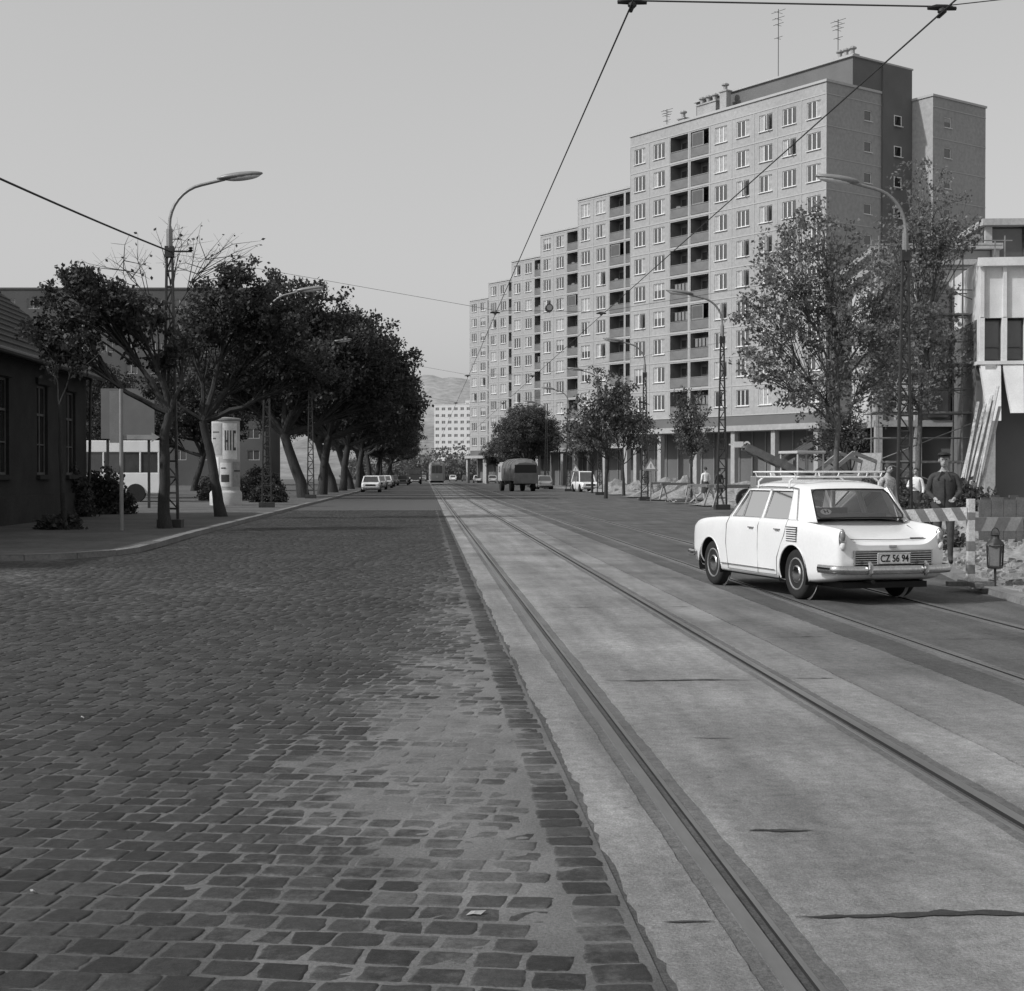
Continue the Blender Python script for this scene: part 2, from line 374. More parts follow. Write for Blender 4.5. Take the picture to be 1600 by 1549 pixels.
m_far,nt,p=newmat('far_setts'); co=N(nt,'ShaderNodeTexCoord').outputs['Object']
br=N(nt,'ShaderNodeTexBrick'); br.inputs['Scale'].default_value=1; br.inputs['Brick Width'].default_value=.18; br.inputs['Row Height'].default_value=.17; br.inputs['Mortar Size'].default_value=.016
br.inputs['Color1'].default_value=(.03,)*3+(1,); br.inputs['Color2'].default_value=(.05,)*3+(1,); br.inputs['Mortar'].default_value=(.1,)*3+(1,)
nt.links.new(co,br.inputs['Vector']); nt.links.new(br.outputs[0],p.inputs['Base Color']); p.inputs['Roughness'].default_value=.7
sheet('distant_cobbled_road',[(-5.65,61.5),(.70,61.5),(.70,460),(-5.65,460)],.006,m_far,'cobbled carriageway in the distance','road')
sheet('side_street',[(-60,-5),(-10.9,-5),(-10.9,25.4),(-60,24.7)],.004,m_far,'cobbled side street surface','road')
m_litter=M('dry_leaf',.30,.8,.3,20)
for k,(x,y,s,r) in enumerate([(.17,4.95,.035,.3),(-2.1,9.1,.02,2.2),(-1.4,5.3,.012,2.8)]):
    mb=MB(); mb.add([(-s,0,.002),(-s*.3,s*.45,.010),(s*.5,s*.35,.006),(s*1.1,0,.012),(s*.4,-s*.4,.003),(-s*.4,-s*.35,.008),(0,0,.014)],[(0,6,1),(1,6,2),(2,6,3),(3,6,4),(4,6,5),(5,6,0)])
    o=mb.obj('fallen_leaf',[m_litter]); o.location=(x,y,.005); o.rotation_euler=(0,0,r); tag(o,'small pale dry leaf lying on the setts','fallen leaf','dry leaves on the road')
# ------------------------------------------------------------------ buildings
def wall_grid(mb,f,u0,u1,z0,z1,holes,rev,m=0,mr=0):
    us=sorted({u0,u1,*[h[0] for h in holes],*[h[1] for h in holes]}); zs=sorted({z0,z1,*[h[2] for h in holes],*[h[3] for h in holes]})
    for a,b in zip(us[:-1],us[1:]):
        for c,d in zip(zs[:-1],zs[1:]):
            um=(a+b)/2; zm=(c+d)/2
            if any(h[0]<um<h[1] and h[2]<zm<h[3] for h in holes): continue
            mb.quad(f(a,c,0),f(b,c,0),f(b,d,0),f(a,d,0),m)
    for h in holes:
        a,b,c,d=h[:4]
        for (p,q) in [((a,c),(b,c)),((b,c),(b,d)),((b,d),(a,d)),((a,d),(a,c))]:
            mb.quad(f(*p,0),f(*q,0),f(*q,rev),f(*p,rev),mr)
def win_mesh(name,w,h,n,curtain=0,opened=False):
    mb=MB(); t=.07; y0,y1=-.03,.03
    mb.box(-w/2,w/2,y0,y1,0,t); mb.box(-w/2,w/2,y0,y1,h-t,h)
    mb.box(-w/2,-w/2+t,y0,y1,t,h-t); mb.box(w/2-t,w/2,y0,y1,t,h-t)
    for i in range(1,n):
        x=-w/2+w*i/n; mb.box(x-.05,x+.05,y0,y1,t,h-t)
    mb.quad((-w/2+t,.02,t),(w/2-t,.02,t),(w/2-t,.02,h-t),(-w/2+t,.02,h-t),1)
    if curtain==1: mb.quad((-w/2+t,.015,t),(-w/2+w/n,.015,t),(-w/2+w/n,.015,h-t),(-w/2+t,.015,h-t),2)
    if curtain==2: mb.quad((-w/2+t,.015,h*.55),(w/2-t,.015,h*.55),(w/2-t,.015,h-t),(-w/2+t,.015,h-t),2)
    if curtain==3: mb.quad((w/2-w/n,.015,t),(w/2-t,.015,t),(w/2-t,.015,h-t),(w/2-w/n,.015,h-t),2)
    if curtain==4: mb.quad((-w/2+t,.015,t),(w/2-t,.015,t),(w/2-t,.015,h-t),(-w/2+t,.015,h-t),2)
    mb.box(-w/2-.06,w/2+.06,-.22,-.035,-.06,-.01)
    if opened:
        T=Matrix.Translation((w/2-w/n,-.03,0))@Matrix.Rotation(-1.2,4,'Z'); mb.box(0,w/n,-.02,.02,t,h-t,0,T)
    return mb.mesh(name,[m_white,m_pane,m_curtain])
WM=[win_mesh('window',1.62,1.5,3,c) for c in (0,0,1,2,3,4)]+[win_mesh('window',1.62,1.5,3,1,True)]
WS=[win_mesh('window',1.0,.95,1,c) for c in (0,2)]
def balc_mesh(v):
    mb=MB(); w,h,d=2.5,2.42,1.35
    x0,x1=-w/2,w/2
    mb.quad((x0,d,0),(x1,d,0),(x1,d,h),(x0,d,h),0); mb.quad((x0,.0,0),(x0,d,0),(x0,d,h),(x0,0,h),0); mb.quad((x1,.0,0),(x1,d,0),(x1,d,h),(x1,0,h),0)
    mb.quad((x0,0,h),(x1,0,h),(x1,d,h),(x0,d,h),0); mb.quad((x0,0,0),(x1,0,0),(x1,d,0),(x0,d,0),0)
    mb.box(x0+.02,x1-.02,.02,.09,.05,.90,1); mb.box(x0+.02,x1-.02,-.01,.12,.93,.99,2)
    mb.box(x0+.2,x0+1.0,d-.05,d-.01,.05,2.1,4); mb.box(x0+.28,x0+.92,d-.07,d-.055,.15,2.0,3)
    mb.box(x0+1.2,x1-.2,d-.05,d-.01,.8,2.1,4); mb.box(x0+1.28,x1-.28,d-.07,d-.055,.9,2.0,3)
    if v==1:
        for i in range(4): mb.box(x0+.3+i*.5,x0+.65+i*.5,.35,.36,1.1,1.9,2)
        mb.tube([(x0,.355,1.92),(x1,.355,1.92)],.012,4,2)
    if v==2: mb.box(x0+.03,x1-.8,.10,.13,1.0,2.38,2); mb.box(x0+.15,x1-.95,.09,.098,1.1,2.25,3)
    if v==3: mb.box(x0+.4,x0+1.0,.4,.9,.01,1.25,1)
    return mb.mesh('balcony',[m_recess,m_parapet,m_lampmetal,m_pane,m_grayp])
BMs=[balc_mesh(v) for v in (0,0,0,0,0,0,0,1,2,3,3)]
def antenna(parent,x,y,z,h):
    mb=MB(); mb.tube([(x,y,z),(x,y,z+h)],.035,5)
    for k,zz in enumerate((.97,.88,.8,.62)):
        w=.9-.12*k; mb.tube([(x-w,y,z+h*zz),(x+w,y,z+h*zz)],.022,4); mb.tube([(x,y-w*.6,z+h*zz-.12),(x,y+w*.6,z+h*zz-.12)],.02,4)
    mb.obj('antenna',[m_metal],parent)
BROT=math.atan2(-.81,.586)-YAW
def apartment(label,X,Z,L,depth,nb,z0,nf,fh,roof,pattern,group='staggered prefabricated apartment blocks',endwin=None,visible=None):
    e=thing('apartment_building',S(X,Z),BROT,label,'apartment building',group)
    bw=L/nb; holes=[]; items=[]
    for b in range(nb):
        uc=-L+(b+.5)*bw
        if visible is not None and b>=visible: continue
        for k in range(nf):
            zf=z0+k*fh
            if pattern[b]=='W': holes.append((uc-.81,uc+.81,zf+.85,zf+2.35)); items.append(('W',uc,zf+.85))
            else: holes.append((uc-1.25,uc+1.25,zf+.15,zf+2.57)); items.append(('B',uc,zf+.15))
    mb=MB()
    wall_grid(mb,lambda u,z,d:(u,d,z),-L,0,z0,roof,holes,.14)
    eh=[]
    if endwin: eh=[(endwin-.5,endwin+.5,z0+k*fh+1.1,z0+k*fh+2.05) for k in range(nf)]
    wall_grid(mb,lambda u,z,d:(-d,u,z),0,depth,z0,roof,eh,.14,1,1)
    mb.quad((-L,0,z0),(-L,depth,z0),(-L,depth,roof),(-L,0,roof),1); mb.quad((-L,depth,z0),(0,depth,z0),(0,depth,roof),(-L,depth,roof),1)
    mb.quad((-L,0,z0),(0,0,z0),(0,depth,z0),(-L,depth,z0),1)
    for k in range(0,nf+1):
        zz=z0+k*fh; mb.box(-L,.03,-.035,-.003,zz-.05,zz+.05,2); mb.box(.003,.035,.0,depth,zz-.04,zz+.04,2)
    for b in range(nb+1):
        u=-L+b*bw
        for k in range(nf): mb.box(u-.03,u+.03,-.03,-.004,z0+k*fh+.052,z0+(k+1)*fh-.052,2)
    mb.obj('wall',[m_panel,m_panel2,m_joint],e)
    mb=MB(); mb.box(-L-.1,.1,-.12,depth+.1,roof+.003,roof+.22); mb.obj('roof',[m_joint],e)
    for t,u,z in items:
        if t=='W': inst('window',random.choice(WM),e,(u,.10,z))
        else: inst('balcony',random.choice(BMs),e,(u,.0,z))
    if endwin:
        for k in range(nf): inst('window',random.choice(WS),e,(-.10,endwin,z0+k*fh+1.1),(0,0,math.pi/2))
    mb=MB(); mb.box(-L,0,1.6,depth,0,z0-.003,1)
    mb.box(-L-.02,.3,-1.2,1.59,z0-1.5,z0-1.0,0)
    n=int(L/5.2)
    for i in range(n+1):
        u=-L+.3+(L-.6)*i/n; mb.box(u-.25,u+.25,-.9,-.4,0,z0-1.51,0)
    for i in range(int(L/1.7)):
        u=-L+.3+i*1.7; mb.box(u,u+.12,1.50,1.59,0,z0-1.51,2)
    mb.box(-L+.05,-.05,.02,.3,z0-.99,z0-.01,1)
    mb.obj('arcade',[m_panel,m_dark,m_lampmetal],e)
    return e
A=apartment('tall grey prefabricated apartment block with recessed balconies and rooftop penthouse',27.2,127,26,11.1,9,7.0,10,2.75,35.5,'WWBBWWWWW',endwin=5.4)
mb=MB(); mb.box(-19.9,.05,3.3,11.1,35.73,38.2,0); mb.box(-20.1,.2,3.1,11.3,38.203,38.35,1)
mb.box(-1,.22,7.15,11.1,5,38.19,0)
mb.obj('penthouse',[m_dark,m_joint],A)
for k in range(10): inst('window',WS[0],A,(.24,9.1,7+k*2.75+1.1),(0,0,math.pi/2))
def chimney(p,x,y,z,w,h,n=2):
    mb=MB(); mb.box(x-w/2,x+w/2,y-.3,y+.3,z,z+h); mb.box(x-w/2-.1,x+w/2+.1,y-.4,y+.4,z+h+.002,z+h+.12)
    for i in range(n):
        xx=x-w/2+w*(i+.5)/n; mb.lathe([(.2,0),(.2,.5),(.36,.52),(.36,.65),(.1,.8)],8,(xx,y,z+h+.12))
    mb.obj('chimney',[m_conc],p)
chimney(A,-2.2,5,38.35,2.2,.5,3); chimney(A,-14.5,2.0,35.73,.9,2.2,1); chimney(A,-17,2.2,35.73,2.6,1.6,3); chimney(A,-20.8,2.4,35.73,.9,.9,1)
antenna(A,-10.5,5,38.35,7); antenna(A,-3.6,5.5,38.35,4.4); antenna(A,-25,4,35.73,3)
e=thing('apartment_building',S(37.7,131.5),BROT,'plain grey end wing of a prefabricated apartment block','apartment building','staggered prefabricated apartment blocks')
mb=MB(); hs=[(1.6,2.6,7+k*2.75+1.1,7+k*2.75+2.05) for k in range(10)]
wall_grid(mb,lambda u,z,d:(-d,u,z),0,7.6,0,35.4,hs,.14,1,1)
mb.quad((-10,0,0),(0,0,0),(0,0,35.4),(-10,0,35.4),0); mb.quad((-10,7.6,0),(0,7.6,0),(0,7.6,35.4),(-10,7.6,35.4),1); mb.quad((-10,0,35.4),(0,0,35.4),(0,7.6,35.4),(-10,7.6,35.4),1)
for k in range(11): mb.box(.003,.035,0,7.6,7+k*2.75-.04,7+k*2.75+.04,2)
mb.obj('wall',[m_panel,m_panel2,m_joint],e); mb=MB(); mb.box(-10.1,.1,-.1,7.7,35.403,35.6); mb.obj('roof',[m_joint],e)
for k in range(10): inst('window',WS[k%2],e,(-.10,2.1,7+k*2.75+1.1),(0,0,math.pi/2))
d=(-.586,.81); fx,fz=7.77,172.5
for i in range(5):
    ex,ez=fx-3.9*i,fz+25*i; L=22.6
    apartment('long grey prefabricated apartment block stepped back from its neighbour',ex-d[0]*L,ez-d[1]*L,L,11,8,6.0,10,2.75,33.7,'WWBBWWWW',visible=6 if i else 7)
m_lb=M('facade_shade_tint',.085,.9,.2,.2); m_tower=M('tower_white',.55,.9,.08,.2)  # m_lb: slab facade darkened, shade put into its base colour
def lw(name,w,h,fm,pm):
    mb=MB(); mb.quad((-w/2,.02,0),(w/2,.02,0),(w/2,.02,h),(-w/2,.02,h),1); t=.06
    mb.box(-w/2,w/2,-.02,.015,0,t);mb.box(-w/2,w/2,-.02,.015,h-t,h);mb.box(-.04,.04,-.02,.015,t,h-t);mb.box(-w/2,-w/2+t,-.02,.015,t,h-t);mb.box(w/2-t,w/2,-.02,.015,t,h-t)
    return mb.mesh(name,[fm,pm])
LW=lw('window',1.6,1.3,M('frame_pale',.4,.6),m_pane); TW=lw('window',1.6,1.3,m_white,M('pane_haze_tint',.15,.3,.2))  # far tower panes paler, haze put into their colour
def slab_block(name,label,X,Z,rot,L,H,dep,nb,nf,z0,fh,mats):
    e=thing(name,S(X,Z),rot,label,'apartment building'); mb=MB(); bw=L/nb
    hs=[((b+.5)*bw-.8,(b+.5)*bw+.8,z0+k*fh+.9,z0+k*fh+2.2) for b in range(nb) for k in range(nf)]
    wall_grid(mb,lambda u,z,d:(u,d,z),0,L,0,H,hs,.15,0,0)
    mb.quad((0,0,0),(0,dep,0),(0,dep,H),(0,0,H)); mb.quad((L,0,0),(L,dep,0),(L,dep,H),(L,0,H)); mb.quad((0,dep,0),(L,dep,0),(L,dep,H),(0,dep,H)); mb.quad((0,0,H),(L,0,H),(L,dep,H),(0,dep,H))
    mb.obj('wall',mats,e); mb=MB(); mb.box(-.1,L+.1,-.1,dep+.1,H+.003,H+.25); mb.obj('roof',mats,e)
    for h in hs[:100]: inst('window',LW if mats[0]!=m_tower else TW,e,((h[0]+h[1])/2,.11,h[2]))
    return e
slab_block('apartment_building','long dark apartment slab standing behind street trees',-70,190,-YAW,38,25.5,12,12,8,2.5,2.8,[m_lb])
slab_block('apartment_building','bright white ten storey tower block at the end of the street',-34.0,640,-YAW-.25,17,32,14,6,10,2.5,2.9,[m_tower])
slab_block('apartment_building','low white block on the slope in the distance',-23,720,-YAW-.4,10,38,12,4,12,2.5,2.9,[m_tower])
e=thing('old_house',(-11.6,22,0),0,'single storey old house with dark plaster and tiled gable roof','house')
mb=MB(); hs=[(y,y+1.25,1.5,4.2) for y in (2.,6,10,14.2,18.4,22.6,26.2)]
wall_grid(mb,lambda u,z,d:(-d,u,z),0,29,.1,5.05,hs,.16)
mb.quad((0,29,.1),(-9,29,.1),(-9,29,5.05),(0,29,5.05)); mb.add([(0,29,5.05),(-9,29,5.05),(-4.5,29,8.9)],[(0,1,2)])
mb.quad((0,0,.1),(-9,0,.1),(-9,0,5.05),(0,0,5.05)); mb.quad((-9,0,.1),(-9,29,.1),(-9,29,5.05),(-9,0,5.05)); mb.add([(0,0,5.05),(-9,0,5.05),(-4.5,0,8.9)],[(0,1,2)])
mb.box(.003,.10,-.05,29.05,.1,.9); mb.box(.003,.16,-.05,29.1,4.75,4.98)
for h in hs: mb.box(.003,.09,h[0]-.15,h[1]+.15,h[3]+.02,h[3]+.2); mb.box(.003,.12,h[0]-.1,h[1]+.1,h[2]-.14,h[2]-.02)
mb.obj('wall',[m_house],e)
mb=MB(); RH=4.2
def roofside(mb,s):
    nrow=16
    for i in range(nrow):
        t0,t1=i/nrow,(i+1)/nrow
        x0=.45-4.95*t0 if s>0 else -9.45+4.95*t0; x1=.45-4.95*t1 if s>0 else -9.45+4.95*t1
        z0=4.85+RH*t0; z1=4.85+RH*t1
        mb.add([(x0,-.3,z0+.05),(x0,29.4,z0+.05),(x1,29.4,z1),(x1,-.3,z1),(x0,-.3,z0-.01),(x0,29.4,z0-.01)],[(0,1,2,3),(4,5,1,0)])
roofside(mb,1); roofside(mb,-1)
mb.add([(.45,29.4,4.83),(-4.5,29.4,4.83+RH),(-4.5,29.4,4.65+RH),(.45,29.4,4.65)],[(0,1,2,3)])
mb.tube([(-4.5,-.3,4.87+RH),(-4.5,29.4,4.87+RH)],.12,8)
mb.obj('roof',[m_tile],e)
mb=MB(); mb.tube([(.52,-.3,4.80),(.52,29.4,4.80)],.09,8); mb.tube([(.2,28.8,4.75),(.12,28.8,.1)],.05,8); mb.obj('gutter',[m_metal],e)
wmb=MB(); w,h=1.25,2.7
wmb.quad((.0,0,0),(0,w,0),(0,w,h),(0,0,h),1)
for a,b,c,dd in [(0,.07,0,h),(w-.07,w,0,h),(w/2-.05,w/2+.05,0,h),(0,w,0,.07),(0,w,h-.07,h),(0,w,h*.66,h*.66+.07),(0,w,h*.33,h*.33+.04)]: wmb.box(.01,.05,a,b,c,dd,0)
ow=wmb.mesh('window',[M('old_frame',.10,.8,.3),M('old_pane',.03,.15,.5,.4)])
for hh in hs: inst('window',ow,e,(-.14,hh[0],hh[2]))
# modern white pavilion
e=thing('office_building',S(18.5,58),-YAW-.12,'white modern pavilion with vertical panels, window strip and tapered skirts','building')
mb=MB(); Wd=16; P_=.86
mb.box(0,Wd,0,12,7.7,10.0,0)
for i in range(int(Wd/P_)):
    x=i*P_
    mb.box(x+.02,x+.16,-.14,-.002,7.72,9.7,0)
    mb.box(x,x+.18,-.12,.5,5.85,7.698,0)
    w_=P_-.05; bb=[3.6,3.9][i%2]
    mb.add([(x+.02,-.12,5.85),(x+w_,-.12,5.85),(x+w_-.16,-1.0,bb),(x+.18,-1.0,bb),(x+.02,.2,5.85),(x+w_,.2,5.85),(x+w_-.16,-.75,bb),(x+.18,-.75,bb)],[(0,1,2,3),(0,4,5,1),(3,2,6,7),(0,3,7,4),(1,5,6,2),(4,7,6,5)],0)
mb.box(-.1,Wd,-.28,-.142,9.72,10.05,0); mb.box(0,Wd,.6,12,0,7.698,1)
mb.box(-.1,Wd,-.18,.59,5.851,5.99,0)
for i in range(5): mb.box(i*3.7+.2,i*3.7+.6,-.2,.3,0,5.84,2)
mb.obj('wall',[M('white_panel',.58,.7,.20,.8,.08,20),m_dark,m_conc],e)
wb=MB(); wb.quad((0,0,0),(.66,0,0),(.66,0,1.62),(0,0,1.62),1)
for a,b,c,dd in [(0,.05,0,1.62),(.61,.66,0,1.62),(0,.66,0,.05),(0,.66,1.57,1.62),(0,.66,.5,.54)]: wb.box(a,b,-.05,-.004,c,dd,0)
wbm=wb.mesh('window',[m_metal,m_pane])
for i in range(int(Wd/P_)): inst('window',wbm,e,(i*P_+.19,.25,6.02))
e=thing('building_under_construction',S(15.9,64),-YAW-.05,'unfinished concrete frame building with pale infill and dark glazing','building')
mb=MB()
for z in (3.6,7.0,10.6,): mb.box(0,5.2,0,9,z,z+.28,0)
mb.box(-.1,5.4,-.2,9,11.3,11.55,0)
for x in (0,1.7,5.0): mb.box(x,x+.30,.02,.4,0,11.29,0)
mb.box(.4,1.65,.3,8,3.9,6.98,1); mb.box(.4,1.65,.3,8,7.3,10.58,1); mb.box(.4,4.9,.5,8,0,3.58,2); mb.box(2.1,4.95,.35,8,3.9,6.98,1); mb.box(2.1,4.95,.35,8,7.3,10.58,1); mb.box(.36,4.99,.3,8,10.9,11.28,1)
mb.box(5.45,15,3,12,11.0,11.4,0); mb.box(5.45,15,3.3,12,11.41,12.8,3); mb.box(5.3,15,2.7,12,12.81,13.1,0)
for i in range(6): mb.box(5.5+i*1.8,5.8+i*1.8,3.0,3.25,11.41,12.8,0)
mb.obj('wall',[m_conc,M('pale_infill',.45,.8,.2,.7),m_dark,m_pane],e)
for x0,x1 in ((2.3,3.1),(3.7,4.6)):
    mb=MB(); mb.box(x0,x1,-.12,.30,4.0,9.9,0); mb.obj('window',[m_pane],e)
e=thing('scaffolding',S(14.9,59.5),-YAW,'tubular steel scaffolding with plank decks','scaffolding'); mb=MB()
for x in (0,1.7,3.4,5.1):
    for y in (0,1.2): mb.tube([(x,y,.05),(x,y,11.2)],.032,5)
for z in (2,4,6,8,10):
    for y in (0,1.2): mb.tube([(-.3,y,z),(5.4,y,z)],.028,5); mb.tube([(-.3,y,z+1),(5.4,y,z+1)],.024,5)
    for x in (0,1.7,3.4,5.1): mb.tube([(x,-.1,z),(x,1.3,z)],.024,5)
for i in range(5): mb.tube([(0 if i%2 else 5.1,0,i*2+.1),(5.1 if i%2 else 0,0,i*2+2.1)],.024,5)
mb.obj('frame',[m_lampmetal],e); mb=MB()
for z in (2,4,6,8): mb.box(-.2,5.3,.1,1.1,z+.03,z+.07)
mb.obj('deck',[m_wood],e)
e=thing('leaning_timbers',S(15.2,49),-YAW,'a few long pale boards leaning together against the building','timber'); mb=MB()
for i in range(7):
    x=i*.13; mb.beam((x-.5+random.uniform(-.1,.1),-.2+i*.05,.05),(x+.75+random.uniform(-.12,.12),1.2,4.2+random.uniform(-.5,.4)),.10,.04)
mb.obj('planks',[M('pale_timber',.34,.8,.35,3,.2,20)],e)
# ------------------------------------------------------------------ hills
def hill(name,cx,cy,w,h,dp,mat,label,seed):
    nx,ny=90,14; V=[];F=[]
    for j in range(ny):
        for i in range(nx):
            u=i/(nx-1)*2-1; t=j/(ny-1)
            z=h*math.sin(t*math.pi/2)*max(0,1-abs(u)**2.2)*(1+.18*mnoise.noise(Vector((u*4,t,seed)))+.05*mnoise.noise(Vector((u*22,t*3,seed))))
            V.append((cx+u*w,cy+t*dp,z-1))
    for j in range(ny-1):
        for i in range(nx-1): a=j*nx+i; F.append((a,a+1,a+nx+1,a+nx))
    mb=MB(); mb.v=V;mb.f=F;mb.m=[0]*len(F); return struct(mb.obj(name,[mat],smooth=True),label,'hill')
hill('far_hill',60,2300,800,185,500,M('hill_forest',.25,1,.16,.02,.18,.08),'wooded hill beyond the city, haze put into its pale colour',1)  # no haze volume here, the base colour is paled to imitate it
hill('near_hill',20,1150,230,52,260,M('hill_slope',.18,1,.25,.02,.25,.12),'wooded slope with scattered houses',4)  # slope paled as well, distance haze is part of its colour
# ------------------------------------------------------------------ trees
def leaves(points,n_per,cr,size,flat=.8):
    P=np.repeat(np.array(points),n_per,0); n=len(P)
    off=rng.normal(0,1,(n,3)); off/=np.maximum(np.linalg.norm(off,axis=1,keepdims=True),.3); off*=(rng.random((n,1))**.6)*cr; off[:,2]*=flat
    c=P+off; a=rng.normal(0,1,(n,3)); a/=np.linalg.norm(a,axis=1,keepdims=True)
    b=rng.normal(0,1,(n,3)); b=np.cross(a,b); b/=np.linalg.norm(b,axis=1,keepdims=True)
    s=(size*rng.uniform(.6,1.25,(n,1)))
    v=np.stack([c-a*s*.6,c+b*s*.38-a*s*.05,c+a*s*.6,c-b*s*.38-a*s*.05],1).reshape(-1,3)
    f=np.arange(n*4).reshape(-1,4); return v,f
def tree(name,loc,label,trunk,blobs,leafm,bark,n_per,cr,lsize,group=None,twig=.018,limb=.11,cat='tree',rot=0,extra_twigs=0):
    e=thing(name,loc,rot,label,cat,group); mb=MB()
    tp=[];tr_=[]
    for a,b in zip(trunk[:-1],trunk[1:]):
        for i in range(3):
            t=i/3; q=Vector(a[:3]).lerp(Vector(b[:3]),t); tp.append(q+Vector((mnoise.noise(q*1.7+Vector(loc)),mnoise.noise(q*1.7),0))*.05*min(1,max(q.z,0))); tr_.append(a[3]*(1-t)+b[3]*t)
    tp.append(Vector(trunk[-1][:3])); tr_.append(trunk[-1][3]); mb.tube(tp,tr_,10)
    tips=[]; top=Vector(trunk[-1][:3])
    for bl in blobs:
        c=Vector(bl[:3]); r=bl[3:6]; nt_=bl[6]
        st=top if len(bl)<8 else Vector(trunk[bl[7]][:3])
        mid=st.lerp(c,.5)+Vector((random.uniform(-.2,.2),random.uniform(-.2,.2),-.12*(c-st).length if c.z-st.z<(c-st).length*.6 else .1))
        n=8; path=[]
        for i in range(n+1):
            t=i/n; p=st*(1-t)**2+mid*2*t*(1-t)+c*t*t
            path.append(p+Vector((mnoise.noise(p*1.3),mnoise.noise(p*1.3+Vector((5,5,5))),mnoise.noise(p*1.3+Vector((9,1,3)))))*.22*min(1,t*3))
        L=(c-st).length; r0=limb*min(1.,.5+L/8)
        mb.tube(path,[r0*(1-.75*i/n) for i in range(n+1)],7)
        for k in range(nt_):
            while True:
                q=Vector((random.uniform(-1,1),random.uniform(-1,1),random.uniform(-1,1)))
                if .25<q.length<1: break
            q=q*(1/q.length)*(q.length**.5)
            lump=1+.35*mnoise.noise(q*2.2+c)+.12*mnoise.noise(q*6+c)
            tip=c+Vector((q.x*r[0],q.y*r[1],q.z*r[2]))*lump
            sp=path[random.randint(3,n)]
            m=sp.lerp(tip,.55)+Vector((random.uniform(-1,1),random.uniform(-1,1),random.uniform(-.2,1)))*.12*(tip-sp).length
            mb.tube([sp,m,tip],[twig*2.2,twig*1.4,twig*.5],4,cap=False)
            tips.append(tuple(tip))
            if random.random()<.5: tips.append(tuple(m.lerp(tip,.4)))
            for _ in range(extra_twigs):
                dd=Vector((random.uniform(-1,1),random.uniform(-1,1),random.uniform(-.2,1)))*.45
                mb.tube([m,m+dd],[twig*.8,twig*.35],3,cap=False)
    mb.obj('trunk',[bark],e,True)
    if n_per:
        v,f=leaves(tips,n_per,cr,lsize); me=np_mesh('crown',v,f,[leafm]); o=bpy.data.objects.new('crown',me); COL.objects.link(o); o.parent=e
    return e
G1='street trees along the left pavement'
tree('street_tree',(-6.75,38.6,.1),'dark leafy street tree with forked trunk beside a lamp post',[(0,0,-.1,.20),(-.05,0,.4,.16),(-.02,0,1.6,.13),(.0,0,2.4,.12),(.1,0,3.0,.11)],
  [(-2.1,.1,6.0,1.15,1.2,.75,54),(-.9,.2,5.6,.9,1.1,.7,34),(-2.7,0,5.0,.8,1,.6,30),(.5,.3,4.9,.6,.8,.7,10),(-.4,.8,4.6,.8,.8,.5,12)],m_leafd,m_bark,50,.28,.11,G1,.014,.09)
tree('street_tree',(-6.8,49.4,.1),'leaning dark street tree with spreading crown on the pavement',[(0,0,-.1,.24),(-.1,0,.5,.18),(-.25,0,1.5,.155),(-.5,0,2.7,.14),(-.6,0,3.2,.13)],
  [(.5,0,7.4,1.5,1.5,1.1,72),(1.8,.2,6.3,1.3,1.4,.9,54),(-.8,.1,6.3,.9,1.2,.7,26),(2.6,.5,5.0,1.1,1.2,.7,38),(-2.0,0,4.3,1.1,1,.45,16),(.8,.6,4.8,1,1,.5,14)],m_leafd,m_bark,50,.30,.12,G1,.015,.11)
tree('bare_tree',(-7.05,40.5,.1),'thin nearly bare young tree with upright twigs',[(0,0,-.1,.07),(.0,0,2,.055),(.05,0,4,.045),(.1,0,5.2,.035)],
  [(-1.2,0,7.2,1.3,.8,.9,18),(1.1,0,7.4,1.5,.8,1.0,20),(.1,.1,7.9,.8,.8,1.0,12)],m_leafd,m_bark,1,.2,.10,G1,.006,.028,extra_twigs=3)
tree('young_tree',(-9.2,38.0,.1),'slim leaning young tree in a grass patch',[(0,0,-.1,.08),(-.05,0,1.5,.06),(-.12,0,3.2,.05)],
  [(-.2,0,4.4,.8,.8,.6,12),(.5,0,4.6,.6,.8,.5,8)],m_leafd,m_bark,14,.3,.12,G1,.010,.035)
big=tree('street_tree',(-7.4,90,.1),'large dense dark street tree with bent trunk',[(0,0,-.1,.42),(-.2,0,1,.34),(-.8,0,2.6,.30),(-1.2,0,3.9,.28)],
  [(-1.0,0,11.2,3.2,3.2,2.4,150),(2.6,-.5,9.2,3.0,3,2.6,130),(-4.4,0,9.0,2.8,3,2.4,110),(.8,-2.5,7.6,3.2,2.8,2.0,100),(4.6,1,6.6,2.4,2.6,1.7,80),(-4.2,1,6.4,2.6,2.6,1.4,60),(.3,2.5,8,3,2.6,2.4,70)],m_leafd,m_bark,28,.62,.22,G1,.03,.22)
big2=tree('street_tree',(-7.2,103,.1),'large dense dark street tree overhanging the road',[(0,0,-.1,.40),(.1,0,1,.32),(.2,0,2.6,.29),(.5,0,4.1,.27)],
  [(.4,0,11,3.4,3.2,2.4,150),(3.8,.5,9,2.8,3,2.4,130),(-3.4,0,8.6,3.0,3,2.4,100),(4.9,-1,6.3,2.3,2.6,1.7,90),(-3.2,1,6.2,2.6,2.6,1.4,50),(1.3,-2.5,7.6,3,2.6,2.4,90)],m_leafd,m_bark,28,.62,.22,G1,.03,.22)
for k,(y,s,r) in enumerate([(116,1.02,.5),(129,.98,2.1),(143,1.03,3.6),(158,1.0,5.0),(175,1.04,.9),(193,1.0,2.7),(214,1.03,4.2),(238,1.0,1.5),(266,1.0,3.1),(300,1.05,5.5),(340,1.0,.3)]):
    copy_thing([big,big2][k%2],(-7.2,y,.1),r if k>3 else [0.2,-.2,.15,-.3][k],s,crownmat=m_leaff if k>4 else None)
